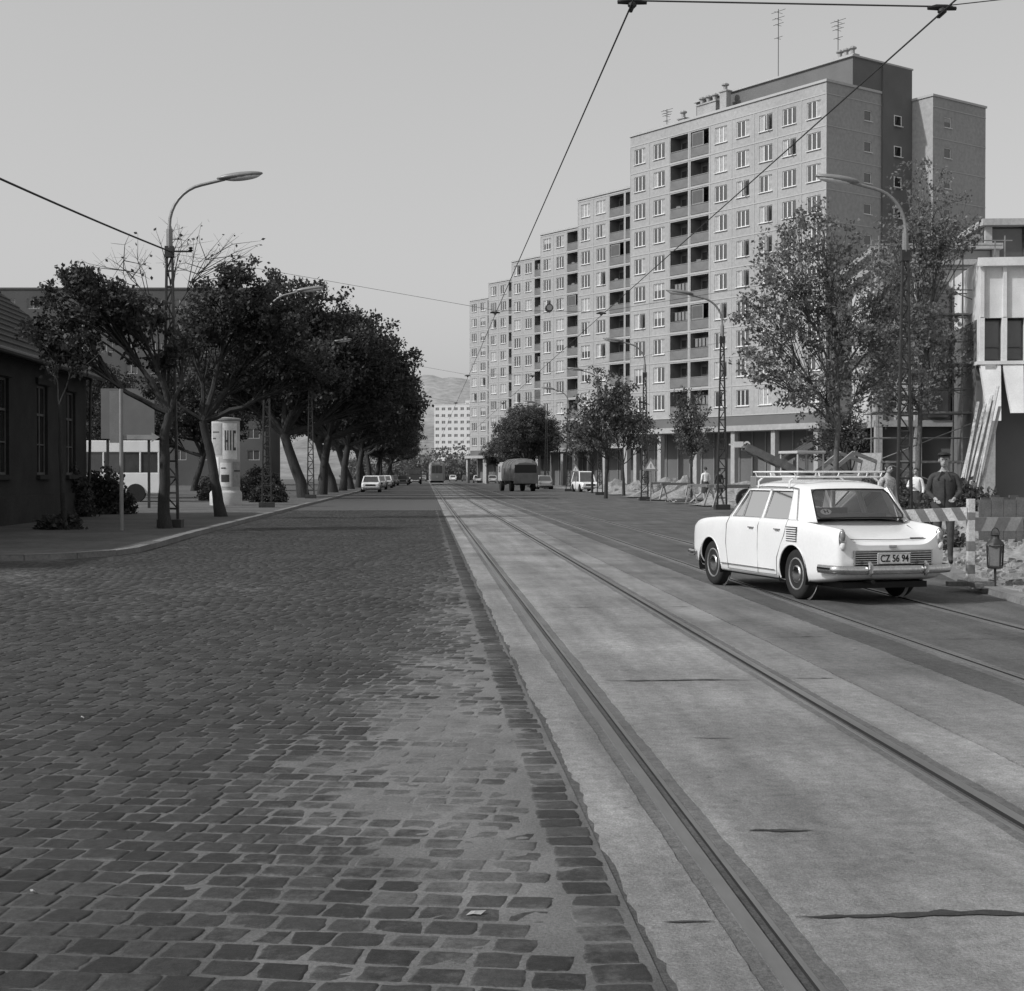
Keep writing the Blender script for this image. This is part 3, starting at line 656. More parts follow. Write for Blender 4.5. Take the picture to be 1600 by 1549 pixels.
copy_thing(big2,(-19,88,0),2.2,.60); copy_thing(big,(-28,98,0),4.4,.75); copy_thing(big2,(-37,120,0),1.1,.85); copy_thing(big,(-20,128,0),2.8,.8)
G2='young trees along the construction side'
tree('poplar_tree',S(.2187*50+.1,50)+(.07,),'airy pale poplar with fluttering leaves and broad open crown',[(0,0,-.1,.12),(.05,0,1.6,.10),(.1,0,3.0,.085),(.1,0,4.5,.07)],
  [(-1.7,0,8.9,1.2,1.2,1.7,66,3),(-.4,.2,9.4,1.3,1.2,1.5,54,3),(.6,0,7.0,1.8,1.6,1.8,78,3),(-2.2,0,6.9,1.4,1.3,1.3,58,2),(-2.6,0,5.2,1.1,1.3,.9,38,2),(-.8,.3,4.6,1.7,1.4,1.2,60,2),(-.7,0,7.0,1.2,1.2,1.2,36,2),(1.7,.2,5.2,1.5,1.4,1.3,50,2),(1.9,.2,8.0,1.0,1,1.1,30,3),(2.9,.2,6.8,1.0,1.,1.0,30,3)],m_leafp,m_bark2,17,.34,.125,G2,.007,.05,extra_twigs=1)
tree('poplar_tree',S(.277*59,59)+(.07,),'tall thin-crowned poplar against the apartment block',[(0,0,-.1,.13),(.05,0,2,.11),(.1,0,4.0,.085),(.1,0,6,.07)],
  [(.1,0,12.2,1.5,1.4,2.0,50),(-1.0,0,10.4,1.3,1.3,1.6,44),(1.2,.2,11.3,1.3,1.3,1.7,42),(.1,.3,8.8,1.8,1.4,1.6,54,3),(-1.6,0,7.2,1.7,1.4,1.5,50,2),(1.1,0,6.5,1.4,1.3,1.5,38,2),(-.4,0,4.6,1.9,1.4,1.2,38,2),(-2.0,0,5.2,1.3,1.3,1.1,30,2)],m_leafp,m_bark2,16,.38,.14,G2,.008,.05,extra_twigs=1)
sm=tree('young_tree',(11.4,92,.07),'young roadside tree with loose mid-grey crown',[(0,0,-.1,.13),(.05,0,1.2,.11),(.1,0,2.4,.10)],
  [(-.9,0,5.2,1.8,1.6,1.4,55),(1.0,0,5.9,1.7,1.6,1.6,55),(.1,.2,7.2,1.3,1.3,1.2,32),(-2.0,0,4.1,1.2,1.3,.9,24),(2.3,0,4.2,1.2,1.3,.9,24)],m_leafm,m_bark,12,.42,.18,G2,.011,.06)
copy_thing(sm,(14.3,78,.07),1.5,(.62,.62,.74)); copy_thing(sm,(14.2,104,.07),2.6,.9); copy_thing(sm,(13.5,118,.07),.7,.85)
copy_thing(sm,(19.5,66,.07),2.7,(.8,.8,.6))
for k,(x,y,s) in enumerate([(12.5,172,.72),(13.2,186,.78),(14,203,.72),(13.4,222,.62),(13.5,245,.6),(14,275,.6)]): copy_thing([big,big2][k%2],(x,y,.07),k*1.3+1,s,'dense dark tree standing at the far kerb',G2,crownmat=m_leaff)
def bush(loc,r,h,n,mat=m_leafd):
    pts=[]
    while len(pts)<n:
        q=[random.uniform(-1,1),random.uniform(-1,1),random.uniform(0,1)]
        l=math.sqrt(sum(t*t for t in q))
        if .4<l<1: pts.append((q[0]*r,q[1]*r*.7,q[2]*h*(1+.25*mnoise.noise(Vector((q[0]*3+loc[0],q[1]*3,0))))))
    v,f=leaves(pts,30,.3,.12); me=np_mesh('shrub',v,f,[mat]); o=bpy.data.objects.new('bush',me); COL.objects.link(o); o.location=loc
    return tag(o,'dense dark roadside shrub with small leaves','bush','shrubs beside the pavement')
for x,y,r,h in [(-12.2,49.5,1.3,1.7),(-11.6,53,1.2,1.7),(-14.5,58,2,1.6),(-10.8,80,1.4,1.5),(-9.4,38.2,.5,.25),(-12,88,1.6,1.8),(-10.7,96,1.6,1.8),(-7.9,75,.9,.9)]: bush((x,y,.1),r,h,int(120*r*max(h,.6)**.6))
for x,y,r,h in [(13.0,41,.9,1.0),(14.2,38,1.2,1.2),(14.6,46,1.5,1.3),(9.6,27,.5,.4)]: bush((x,y,.07),r,h,int(100*r*h),m_leafm)
pts=[(random.uniform(-22,30),random.uniform(395,450),abs(random.gauss(0,1))*3.2) for _ in range(900)]
v,f=leaves(pts,22,1.8,.8); me=np_mesh('distant_trees',v,f,[leafmat('leaf_far',.09,.15)]); o=bpy.data.objects.new('distant_trees',me); COL.objects.link(o); tag(o,'low mass of trees closing the far end of the street','trees',kind='stuff')  # leaf_far is pale because distance haze is put into the leaf colour
# ------------------------------------------------------------------ lamps
def lamp():
    e=thing('street_lamp',(-6.75,39.3,.1),0,'lattice steel pole with curved arm and elongated lamp head','street lamp','curved arm street lamps along the street')
    mb=MB()
    for s in (-1,1):
        mb.add([(s*.20-.035,-.06,0),(s*.20+.035,-.06,0),(s*.20+.035,.06,0),(s*.20-.035,.06,0),(s*.07-.03,-.05,7.3),(s*.07+.03,-.05,7.3),(s*.07+.03,.05,7.3),(s*.07-.03,.05,7.3)],[(4,5,6,7),(0,1,5,4),(1,2,6,5),(2,3,7,6),(3,0,4,7)])
    z=.5; k=0
    while z<7.1:
        w=.20-.13*z/7.3; z2=z+.42; w2=.20-.13*z2/7.3
        mb.beam((-w,0,z),(w2,0,z2) ,.02,.04) if k%2 else mb.beam((w,0,z),(-w2,0,z2),.02,.04)
        mb.beam((-w,0,z),(w,0,z),.09,.05); z+=.42;k+=1
    mb.box(-.32,.32,-.25,.25,-.1,.22); mb.box(-.12,.12,-.08,.08,7.15,7.45)
    mb.obj('pole',[m_metal],e,bevel=.01)
    mb=MB(); pts=[(0,0,7.3),(0,0,7.95)]
    for i in range(9):
        t=i/8*math.radians(78); pts.append((1.05-1.05*math.cos(t),0,8.0+1.1*math.sin(t)))
    pts.append((1.45,0,9.23)); mb.tube(pts,[.06,.055]+[.045]*9+[.04],8); mb.tube([(0,0,7.4),(0,0,7.9)],.085,8); mb.obj('arm',[m_lampmetal],e,True)
    mb=MB(); T=Matrix.Translation((1.85,0,9.31))@Matrix.Rotation(-.13,4,'Y'); mb.ell((0,0,.02),(.62,.17,.10),14,10,0,T); h=mb.obj('lamp_head',[m_lampmetal],e,True,ang=80)
    mb=MB(); mb.ell((.07,0,-.02),(.48,.145,.095),14,10,0,T); mb.obj('lamp_glass',[m_lampwhite],h,True,ang=80)
    return e
L0=lamp()
copy_thing(L0,(-6.75,63,.1),0); copy_thing(L0,(-6.75,87,.1),0)
for i,y in enumerate([38.6,62.3,84.5,108,132,156,180,205]): copy_thing(L0,(12.85 if y<50 else 12.75+.2*(y>90),y,.0 if y>50 else .07),math.pi)
# ------------------------------------------------------------------ wires
def wire(name,pts,r,label,cat='wire',sag=0,n=16):
    mb=MB(); P=[]
    for a,b in zip(pts[:-1],pts[1:]):
        a=Vector(a);b=Vector(b)
        for i in range(n): t=i/n; q=a.lerp(b,t); q.z-=sag*4*t*(1-t); P.append(q)
    P.append(Vector(pts[-1])); mb.tube(P,r,5)
    return tag(mb.obj(name,[m_wire],None,True),label,cat)
for x in (1.83,4.62):
    wire('contact_wire',[(x,-2,5.60),(x-.02,12.9,5.62),(x,38.2,5.68),(x+.02,63,5.7),(x,87,5.7),(x,111,5.7),(x,160,5.7),(x,250,5.7)],.0085,'taut tram contact wire above the track')
wire('span_wire',[(1.70,12.9,5.685),(4.75,12.9,5.685)],.006,'short cross bar wire between the contact wires')
wire('span_wire',[(-9,12.95,6.9),(1.83,12.93,5.70),(4.62,12.93,5.70),(14,12.95,6.9)],.005,'cross span wire carrying the contact wires')
wire('span_wire',[(-6.7,39.2,7.35),(1.83,38.3,5.80),(4.62,38.3,5.78),(12.8,38.6,7.2)],.005,'cross span wire carrying the contact wires')
for y in (63,87,111): wire('span_wire',[(-6.7,y,7.3),(1.83,y,5.8),(4.62,y,5.8),(12.8,y-.5,7.2)],.005,'cross span wire carrying the contact wires')
wire('feeder_cable',[(-9.2,17.5,6.95),(-6.68,39.2,7.38)],.024,'thick black feeder cable tied to the pole',sag=.1)
def hanger(x,y,z):
    e=thing('wire_hanger',(x,y,z),0,'dark insulator clamp holding the tram wire','insulator','wire clamps on the span wires'); mb=MB()
    mb.tube([(-.13,0,.05),(-.05,0,.06),(.05,0,.06),(.13,0,.05)],[.015,.028,.028,.015],8); mb.tube([(0,0,.06),(0,0,.01)],[.03,.015],8); mb.box(-.012,.012,-.09,.09,-.01,.02)
    mb.obj('clamp',[m_black],e,True); mb=MB()
    mb.lathe([(.02,-.02),(.04,0),(.04,.02),(.02,.04)],10,(.0,0,.02)); mb.obj('insulator',[m_metal],e,True)
for x in (1.83,4.62):
    for y,z in ((12.9,5.62),(38.25,5.68),(63,5.7),(87,5.7)): hanger(x,y,z)
e=thing('hanging_signal',(3.25,38.3,5.74),0,'small round signal lamp hanging from the span wire','signal'); mb=MB()
mb.tube([(0,-.09,.13),(0,.09,.13)],.105,14); mb.tube([(0,0,.24),(0,0,.03)],.012,6); mb.obj('housing',[m_metal],e,True); mb=MB(); mb.tube([(0,-.12,.13),(0,-.095,.13)],[.075,.06],14); mb.obj('lens',[m_grayp],e,True)
e=thing('insulator_block',(-6.6,39.2,7.4),0,'cable insulator bracket on the pole','insulator'); mb=MB(); mb.box(-.05,.45,-.03,.03,-.02,.02); mb.lathe([(.03,0),(.07,.03),(.03,.06),(.07,.09),(.03,.12)],8,(.42,0,.0)); mb.obj('bracket',[m_black],e)
# ------------------------------------------------------------------ main car
def catmull(P,ts):
    P=np.array(P,float); n=len(P); out=[]
    for t in ts:
        i=min(int(t),n-2); f=t-i
        p0=P[max(i-1,0)];p1=P[i];p2=P[i+1];p3=P[min(i+2,n-1)]
        out.append(.5*((2*p1)+(-p0+p2)*f+(2*p0-5*p1+4*p2-p3)*f*f+(-p0+3*p1-3*p2+p3)*f**3))
    return np.array(out)
WY=(.95,3.35); WR=.345; WZ=.315
def car_body(stations,ns=150,nc=46,parent=None):
    dense=catmull(stations,np.linspace(0,len(stations)-1,400)); yy=np.concatenate([np.linspace(0,.12,8)[:-1],np.linspace(.12,3.98,ns),np.linspace(3.98,4.06,6)[1:]])
    o_=np.argsort(dense[:,0]); st=np.stack([np.interp(yy,dense[o_,0],dense[o_,k]) for k in range(7)],1); st[:,0]=yy
    V=[];F=[]
    for (y,zb,wm,zsh,wsh,zt,zc) in st:
        cp=[(0,zb),(wm*.55,zb),(wm*.90,zb+.01),(wm*.975,zb+.07),(wm*.995,zb+(zsh-zb)*.28),(wm,zb+(zsh-zb)*.52),(wm*.995,zb+(zsh-zb)*.78),(wm*.972,zsh-.045),(wsh,zsh),(wsh*.87,zt+(zsh-zt)*.45),(wsh*.68,zt),(wsh*.3,zc*.7+zt*.3),(0,zc)]
        h=catmull(cp,np.linspace(0,len(cp)-1,nc)); h[1:-1,0]=np.maximum(h[1:-1,0],.004); h[0,0]=0; h[-1,0]=0
        V+=[(x,y,z) for x,z in h]+[(-x,y,z) for x,z in h[-2:0:-1]]
    k=2*nc-2; n=len(st); V=np.array(V)
    def inside(i):
        v=V[i]; return any(math.hypot(v[1]-wy,v[2]-WZ)<WR for wy in WY) and abs(v[0])>.56
    ins=[inside(i) for i in range(len(V))]
    keep=[]
    for i in range(n-1):
        for j in range(k):
            j2=(j+1)%k; f=(i*k+j,i*k+j2,(i+1)*k+j2,(i+1)*k+j)
            if all(ins[q] for q in f): continue
            keep.append(f)
    used={q for f in keep for q in f}; lips={}
    for q in used:
        if ins[q]:
            v=V[q]
            for wi,wy in enumerate(WY):
                dd=math.hypot(v[1]-wy,v[2]-WZ)
                if dd<WR:
                    v[1]=wy+(v[1]-wy)/dd*WR; v[2]=WZ+(v[2]-WZ)/dd*WR
                    lips.setdefault((wi,v[0]>0),[]).append(tuple(v))
    F=keep+[tuple(range(k))[::-1],tuple((n-1)*k+j for j in range(k))]
    mb=MB(); mb.v=[tuple(v) for v in V]; mb.f=F; mb.m=[0]*len(F)
    o=mb.obj('body',[m_paint],parent)
    bm=bmesh.new(); bm.from_mesh(o.data); bmesh.ops.delete(bm,geom=[v for v in bm.verts if not v.link_faces],context='VERTS'); bmesh.ops.recalc_face_normals(bm,faces=bm.faces); bm.to_mesh(o.data); bm.free()
    o.data.shade_smooth(); o.data.set_sharp_from_angle(angle=math.radians(32))
    for (wi,pos),L in lips.items():
        wy=WY[wi]; s=1 if pos else -1
        L=[p for p in L if p[2]>.22]
        out=[]
        for a in np.linspace(-.22,PI+.22,30):
            c=min(L,key=lambda p:abs(math.atan2(p[2]-WZ,p[1]-wy)-a) if a<PI else abs((math.atan2(p[2]-WZ,p[1]-wy)%(2*PI))-a))
            out.append(Vector((s*(abs(c[0])-.004),wy+WR*math.cos(a),WZ+WR*math.sin(a))))
        for _ in range(3):
            for i in range(1,len(out)-1): out[i].x=(out[i-1].x+out[i].x+out[i+1].x)/3
        b=MB(); b.tube(out,.010,6); b.obj('arch_lip',[m_paint],parent,True)
        b=MB(); m_=24; ang=np.linspace(-.35,PI+.35,m_)
        for x in (s*.50,s*.785):
            b.v+=[(x,wy+(WR+.008)*math.cos(a),WZ+(WR+.008)*math.sin(a)) for a in ang]
        for i in range(m_-1): b.f.append((i,i+1,m_+i+1,m_+i)); b.m.append(0)
        b.f.append(tuple(range(m_))); b.m.append(0); b.obj('wheel_housing',[m_black],parent)
    return o
ST=[(0.00,.36,.64,.830,.615,.69,.68),(0.025,.33,.68,.860,.64,.71,.700),(0.11,.29,.72,.882,.670,.75,.745),(0.33,.25,.755,.905,.70,.81,.81),(0.62,.22,.78,.925,.725,.88,.885),(0.92,.21,.79,.94,.735,.935,.945),
 (1.5,.21,.80,.95,.745,.955,.96),(2.4,.21,.80,.95,.745,.955,.96),(2.9,.21,.797,.94,.74,.935,.95),(3.3,.21,.79,.925,.73,.90,.925),(3.7,.25,.775,.895,.71,.84,.875),(3.95,.29,.745,.85,.66,.78,.80),(4.06,.36,.68,.77,.58,.70,.72)]
BZ=.945; TZ=1.33
def hero_car():
    ang=math.radians(16.4)-YAW
    hx,hy=-math.sin(ang),math.cos(ang)
    rx,ry=S(4.11,17.75)
    e=thing('car',(rx-hx*.95,ry-hy*.95,0.006),ang,'white rear-engined saloon with roof rack crossing the tram tracks','car')
    car_body(ST,parent=e)
    def sidept(y,s,sgn,off=0): return (sgn*((.74)*(1-s)+.60*s+off),y,BZ*(1-s)+TZ*s)
    mb=MB()
    def patch(pts,th=.035):
        c=Vector((0,1.85,1.05)); V=[Vector(p) for p in pts]; n=(V[1]-V[0]).cross(V[2]-V[0]).normalized()
        if n.dot(V[0]-c)<0:n=-n
        I=[v-n*th for v in V]; k=len(V)
        mb.add(V+I,[tuple(range(k)),tuple(range(2*k-1,k-1,-1))]+[(i,(i+1)%k,k+(i+1)%k,k+i) for i in range(k)])
    RB,RT=.68,1.00
    for s in (-1,1):
        patch([sidept(.86,-.03,s),sidept(1.14,-.03,s),sidept(1.24,.90,s),sidept(1.30,1,s),sidept(1.10,1,s)])
        patch([sidept(.86,-.03,s),sidept(1.10,1,s),(s*.52,RT,TZ+.008),(s*.60,RB,BZ-.005)])
        patch([sidept(1.80,0,s),sidept(1.875,0,s),sidept(1.865,1,s),sidept(1.80,1,s)])
        patch([sidept(2.70,0,s),sidept(2.80,0,s),sidept(2.50,1,s),sidept(2.43,1,s)])
        patch([sidept(2.80,0,s),(s*.66,2.90,BZ),(s*.56,2.58,TZ),sidept(2.50,1,s)])
        patch([sidept(1.24,.90,s),sidept(2.47,.90,s),sidept(2.44,1.03,s),sidept(1.28,1.03,s)])
        patch([sidept(.86,-.06,s),sidept(2.80,-.06,s),sidept(2.80,.03,s),sidept(.86,.03,s)])
    nx,ny=19,25; o0=len(mb.v); R0,R1_=RT-.01,2.60
    for j in range(ny):
        t=j/(ny-1)*2-1
        for i in range(nx):
            u=i/(nx-1)*2-1
            hw=.612-.05*abs(t)**4; y=(R0+R1_)/2+(R1_-R0)/2*t-.05*(abs(u)**3)*t
            z=TZ-.012+.115*max(0,1-abs(u)**3.0)**.6*max(0,1-abs(t)**3.6)**.55
            mb.v.append((u*hw,y,z))
    for j in range(ny-1):
        for i in range(nx-1): a=o0+j*nx+i; mb.f.append((a,a+1,a+nx+1,a+nx)); mb.m.append(0)
    mb.obj('roof',[m_paint],e,True,ang=50)
    mb=MB()
    for s in (-1,1): mb.tube([sidept(.90,.02,s,.006),sidept(1.10,.98,s,.014),sidept(1.3,1.02,s,.014),sidept(1.9,1.03,s,.014),sidept(2.48,1.0,s,.014),sidept(2.78,.04,s,.008)],.009,6)
    mb.obj('rain_gutter',[m_chrome],e,True)
    rows=7;cols=11
    def gpatch(g,bl,br,tr,tl,bulge):
        o0=len(g.v)
        for j in range(rows):
            for i in range(cols):
                u=i/(cols-1);t=j/(rows-1)
                a=Vector(bl).lerp(Vector(br),u); b=Vector(tl).lerp(Vector(tr),u); g.v.append(tuple(a.lerp(b,t)+Vector(bulge)*(1-(2*u-1)**2)))
        for j in range(rows-1):
            for i in range(cols-1): a=o0+j*cols+i; g.f.append((a,a+1,a+cols+1,a+cols)); g.m.append(0)
    RW=((-.595,RB+.01,BZ+.025),(.595,RB+.01,BZ+.025),(.51,RT+.01,TZ-.015),(-.51,RT+.01,TZ-.015),(0,-.07,.01)); FW=((-.66,2.89,BZ),(.66,2.89,BZ),(.56,2.58,TZ),(-.56,2.58,TZ),(0,.09,0))
    g=MB(); gpatch(g,*RW); g.obj('rear_window',[m_glass],e,True)
    g=MB(); gpatch(g,*FW); g.obj('windscreen',[m_glass],e,True)
    for s in (-1,1):
        g=MB(); g.quad(sidept(1.14,.03,s,-.012),sidept(1.80,.03,s,-.012),sidept(1.80,.91,s,-.012),sidept(1.24,.91,s,-.012)); g.obj('side_window',[m_glass],e)
        g=MB(); g.quad(sidept(1.87,.03,s,-.012),sidept(2.70,.03,s,-.012),sidept(2.45,.91,s,-.012),sidept(1.87,.91,s,-.012)); g.obj('side_window',[m_glass],e)
    t=MB()
    def loop(pts,r,m): t.tube(pts+[pts[0],pts[1]],r,6,m,False)
    def outline(bl,br,tr,tl,bulge,n=11):
        P=[]
        def pp(u,tt): a=Vector(bl).lerp(Vector(br),u); b=Vector(tl).lerp(Vector(tr),u); return a.lerp(b,tt)+Vector(bulge)*(1-(2*u-1)**2)
        P.append(pp(0.005,.12))
        for i in range(n): P.append(pp(.04+.92*i/(n-1),0.01))
        P.append(pp(.995,.12)); P.append(pp(.995,.86))
        for i in range(n): P.append(pp(.95-.90*i/(n-1),.985))
        P.append(pp(.005,.86)); return P
    loop(outline(*RW),.010,0); loop(outline(*FW),.012,0)
    for s in (-1,1):
        loop([Vector(sidept(1.14,.03,s)),Vector(sidept(1.80,.03,s)),Vector(sidept(1.80,.90,s)),Vector(sidept(1.24,.90,s))],.007,1)
        loop([Vector(sidept(1.87,.03,s)),Vector(sidept(2.70,.03,s)),Vector(sidept(2.45,.90,s)),Vector(sidept(1.87,.90,s))],.007,1)
        t.tube([sidept(2.42,.03,s),sidept(2.42,.9,s)],.008,5,1)
    t.obj('window_trim',[m_black,m_chrome],e,True)
    i_=MB(); i_.box(-.66,.66,.80,2.84,.962,.970,2)
    for x in (-.34,.34): i_.box(x-.22,x+.22,2.02,2.10,.971,1.07,1)
    i_.box(-.60,.60,1.14,1.24,.971,1.02,1)
    i_.obj('interior',[m_black,m_seat,m_shelf],e,bevel=.02)
    i_=MB(); T=Matrix.Translation((-.34,2.40,1.03))@Matrix.Rotation(1.1,4,'X')
    i_.tube([T@Vector((.19*math.cos(a*math.pi/10),.19*math.sin(a*math.pi/10),0)) for a in range(21)],.012,6,cap=False); i_.tube([T@Vector((-.18,0,0)),T@Vector((.18,0,0))],.01,5); i_.obj('steering_wheel',[m_black],e,True)
    wm=MB(); wm.lathe([(.14,-.075),(.24,-.085),(.285,-.075),(.302,-.05),(.305,0),(.302,.05),(.285,.075),(.24,.085),(.19,.07)],36); tyre=wm.mesh('tyre',[m_rubber],True,60)
    rm=MB(); rm.lathe([(.18,-.06),(.19,.02),(.196,.076),(.182,.082),(.17,.06),(.15,.05),(.12,.056),(.05,.06)],32); rim=rm.mesh('rim',[M('rim_paint',.20,.45,.15,5)],True,50)
    hm=MB(); hm.lathe([(.115,.054),(.112,.074),(.09,.086),(.04,.092),(.005,.093)],28); hub=hm.mesh('hubcap',[m_chrome],True,70)
    for s in (-1,1):
        for wy in WY:
            w=thing('wheel',(0,0,0),0,'x','x'); del w['label']; del w['category']; w.parent=e; w.location=(s*.655,wy,.305); w.rotation_euler=(0,s*math.pi/2,0)
            inst('tyre',tyre,w); inst('rim',rim,w); inst('hubcap',hub,w)
    def bumper(name,P,zs):
        b=MB(); P=[Vector(p) for p in catmull(P,np.linspace(0,len(P)-1,44))]; pf=[(-.0,-.05),(-.022,-.045),(-.034,-.015),(-.034,.015),(-.022,.045),(0,.05)]; n=len(pf)
        for i,p in enumerate(P):
            d=(P[min(i+1,len(P)-1)]-P[max(i-1,0)]).normalized(); nn=Vector((d.y,-d.x,0))*zs
            for a,c in pf: b.v.append(tuple(p-nn*a+Vector((0,0,c))))
        for i in range(len(P)-1):
            for j in range(n-1): b.f.append((i*n+j,i*n+j+1,(i+1)*n+j+1,(i+1)*n+j)); b.m.append(0)
        b.obj(name,[m_chrome],e,True,ang=80)
    bumper('rear_bumper',[(-.77,.30,.41),(-.765,.12,.41),(-.72,-.02,.41),(-.5,-.08,.405),(0,-.10,.405),(.5,-.08,.405),(.72,-.02,.41),(.765,.12,.41),(.77,.30,.41)],1)
    bumper('front_bumper',[(-.79,3.80,.41),(-.775,3.98,.41),(-.72,4.12,.41),(-.5,4.17,.405),(0,4.19,.405),(.5,4.17,.405),(.72,4.12,.41),(.775,3.98,.41),(.79,3.80,.41)],-1)
    for x in (-.36,.36):
        b=MB(); b.tube([(x,-.12,.34),(x,-.148,.38),(x,-.148,.46),(x,-.11,.50)],[.018,.028,.028,.018],8); b.obj('overrider',[m_chrome],e,True)
    b=MB(); b.box(-.50,.50,-.012,.03,.45,.615,0)
    for k in range(6): z=.466+k*.026; b.box(-.49,.49,-.032,-.013,z,z+.011,1)
    for s in (-1,1): b.box(s*.50-.008,s*.50+.008,-.034,-.013,.448,.617,1)
    b.box(-.51,.51,-.034,-.013,.617,.628,1); b.box(-.51,.51,-.034,-.013,.437,.448,1)
    b.obj('rear_grille',[m_black,m_chrome],e)
    b=MB(); b.box(-.045,.045,-.03,.0,.655,.685); b.obj('boot_handle',[m_chrome],e,bevel=.005)
    b=MB(); T=Matrix.Translation((.38,.10,.752))@Matrix.Rotation(.2,4,'X'); b.box(-.09,.09,-.006,.002,0,.014,0,T); b.obj('badge',[m_chrome],e)
    b=MB(); b.box(-.215,.215,-.052,-.042,.465,.595,0); pl=b.obj('number_plate',[M('plate_white',.66,.5,.04)],e,bevel=.004)
    b=MB()
    for a in [(-.209,.209,-.0545,-.053,.586,.591),(-.209,.209,-.0545,-.053,.469,.474),(-.209,-.204,-.0545,-.053,.474,.586),(.204,.209,-.0545,-.053,.474,.586)]: b.box(*a)
    b.obj('plate_border',[m_black],pl)
    cu=bpy.data.curves.new('plate_text','FONT'); cu.body='CZ 56 94'; cu.size=.112; cu.extrude=.001; cu.align_x='CENTER'; cu.align_y='CENTER'; cu.offset=.0024
    to=bpy.data.objects.new('plate_text_tmp',cu); COL.objects.link(to); dg=bpy.context.evaluated_depsgraph_get(); dg.update(); tm=bpy.data.meshes.new_from_object(to.evaluated_get(dg)); bpy.data.objects.remove(to)
    tm.materials.clear(); tm.materials.append(m_black); o=inst('plate_lettering',tm,pl,(0,-.0545,.53),(math.pi/2,0,0)); o.scale=(.84,1,1)
    for s in (-1,1):
        b=MB(); T=Matrix.Translation((s*.630,.022,.740))@Matrix.Rotation(s*.30,4,'Z'); b.ell((0,0,0),(.046,.045,.135),12,12,0,T); tl=b.obj('tail_light',[m_chrome],e,True,ang=80)
        b=MB(); b.ell((0,-.018,.045),(.036,.034,.075),12,10,0,T); b.ell((0,-.018,-.06),(.036,.034,.055),12,10,1,T); b.obj('lens',[m_taill,m_lampwhite],tl,True,ang=80)
        b=MB(); b.tube([(s*.57,4.0,.66),(s*.57,4.085,.66)],[.11,.09],20); b.obj('headlight',[m_lampwhite],e,True)
        def sx(y,z):
            f=min(1,max(0,(z-.80)/.145)); return s*(.8015-.040*f*f-(.012 if z<.3 else 0)-(.006 if y<1.3 else 0))
        b=MB()
        def seam(pts,w=.0035): b.tube([(sx(y,z),y,z) for y,z in pts],w,4,0)
        seam([(1.86,.945),(1.86,.85),(1.86,.6),(1.86,.27)]); seam([(2.76,.94),(2.79,.85),(2.80,.6),(2.74,.27)]); seam([(1.12,.94),(1.12,.85),(1.15,.76),(1.24,.64),(1.33,.48),(1.34,.27)]); seam([(1.34,.27),(1.9,.265),(2.74,.27)])
        b.obj('door_seam',[m_seam],e)
        b=MB(); b.tube([(s*.803,1.38,.33),(s*.803,2.95,.33)],.006,5); b.obj('side_trim',[m_chrome],e,True)
        for y in (1.26,1.98):
            b=MB(); b.tube([(s*.79,y,.83),(s*.815,y+.015,.83),(s*.815,y+.12,.83),(s*.79,y+.135,.83)],.009,6); b.obj('door_handle',[m_chrome],e,True)
        b=MB(); x0,x1=sorted((s*.77,s*.7985)); b.box(x0,x1,.84,1.08,.70,.87,0)
        for k in range(6):
            z=.705+k*.028; x0,x1=sorted((s*.799,s*.811)); b.box(x0,x1,.825,1.095,z,z+.014,1)
        b.obj('air_louvre',[m_black,m_paint],e)
    b=MB()
    b.tube([(-.51,.085,.752),(-.53,.35,.818),(-.56,.60,.888)],.004,4); b.tube([(.51,.085,.752),(.53,.35,.818),(.56,.60,.888)],.004,4); b.tube([(-.51,.085,.752),(-.3,.07,.748),(0,.065,.742),(.3,.07,.748),(.51,.085,.752)],.004,4)
    b.obj('boot_seam',[m_seam],e)
    b=MB(); b.box(-.55,.55,.15,3.9,.18,.25); b.tube([(-.25,-.02,.26),(-.25,.4,.26)],.025,8); b.obj('underside',[m_black],e)
    b=MB(); T=Matrix.Translation((-.44,.765,1.04))@Matrix.Rotation(-.75,4,'X')@Matrix.Rotation(-.1,4,'Z'); b.ell((0,-.02,0),(.070,.004,.046),20,8,0,T); st_=b.obj('country_sticker',[m_white],e,True)
    b=MB()
    for x in (-.020,.020): b.box(x-.006,x+.006,-.027,-.0245,-.028,.028,0,T)
    b.box(-.013,.013,-.027,-.0245,-.005,.005,0,T); b.obj('sticker_lettering',[m_black],st_)
    b=MB()
    def rr(z,hw,y0,y1,r):
        c=.08; P=[(-hw+c,y0),(hw-c,y0),(hw-.02,y0+.02),(hw,y0+c),(hw,y1-c),(hw-.02,y1-.02),(hw-c,y1),(-hw+c,y1),(-hw+.02,y1-.02),(-hw,y1-c),(-hw,y0+c),(-hw+.02,y0+.02),(-hw+c,y0)]
        b.tube([(x,y,z) for x,y in P],r,7,cap=False)
    rr(1.530,.61,1.15,2.42,.011); rr(1.468,.58,1.19,2.38,.010)
    for y in np.linspace(1.32,2.26,5): b.tube([(-.58,y,1.463),(.58,y,1.463)],.007,5)
    for x in (-.595,.595):
        for y in (1.25,1.8,2.32): b.tube([(x*.975,y,1.468),(x*1.02,y,1.530)],.008,5)
    for x in (-.35,.35):
        for y in (1.16,2.41): b.tube([(x,y+(.03 if y<2 else -.03),1.468),(x,y,1.530)],.008,5)
    for y in (1.35,2.2):
        for s in (-1,1): b.tube([(s*.55,y,1.463),(s*.615,y,1.41),(s*.617,y,1.33)],.012,6)
    b.obj('roof_rack',[m_paint],e,True)
    return e
hero_car()
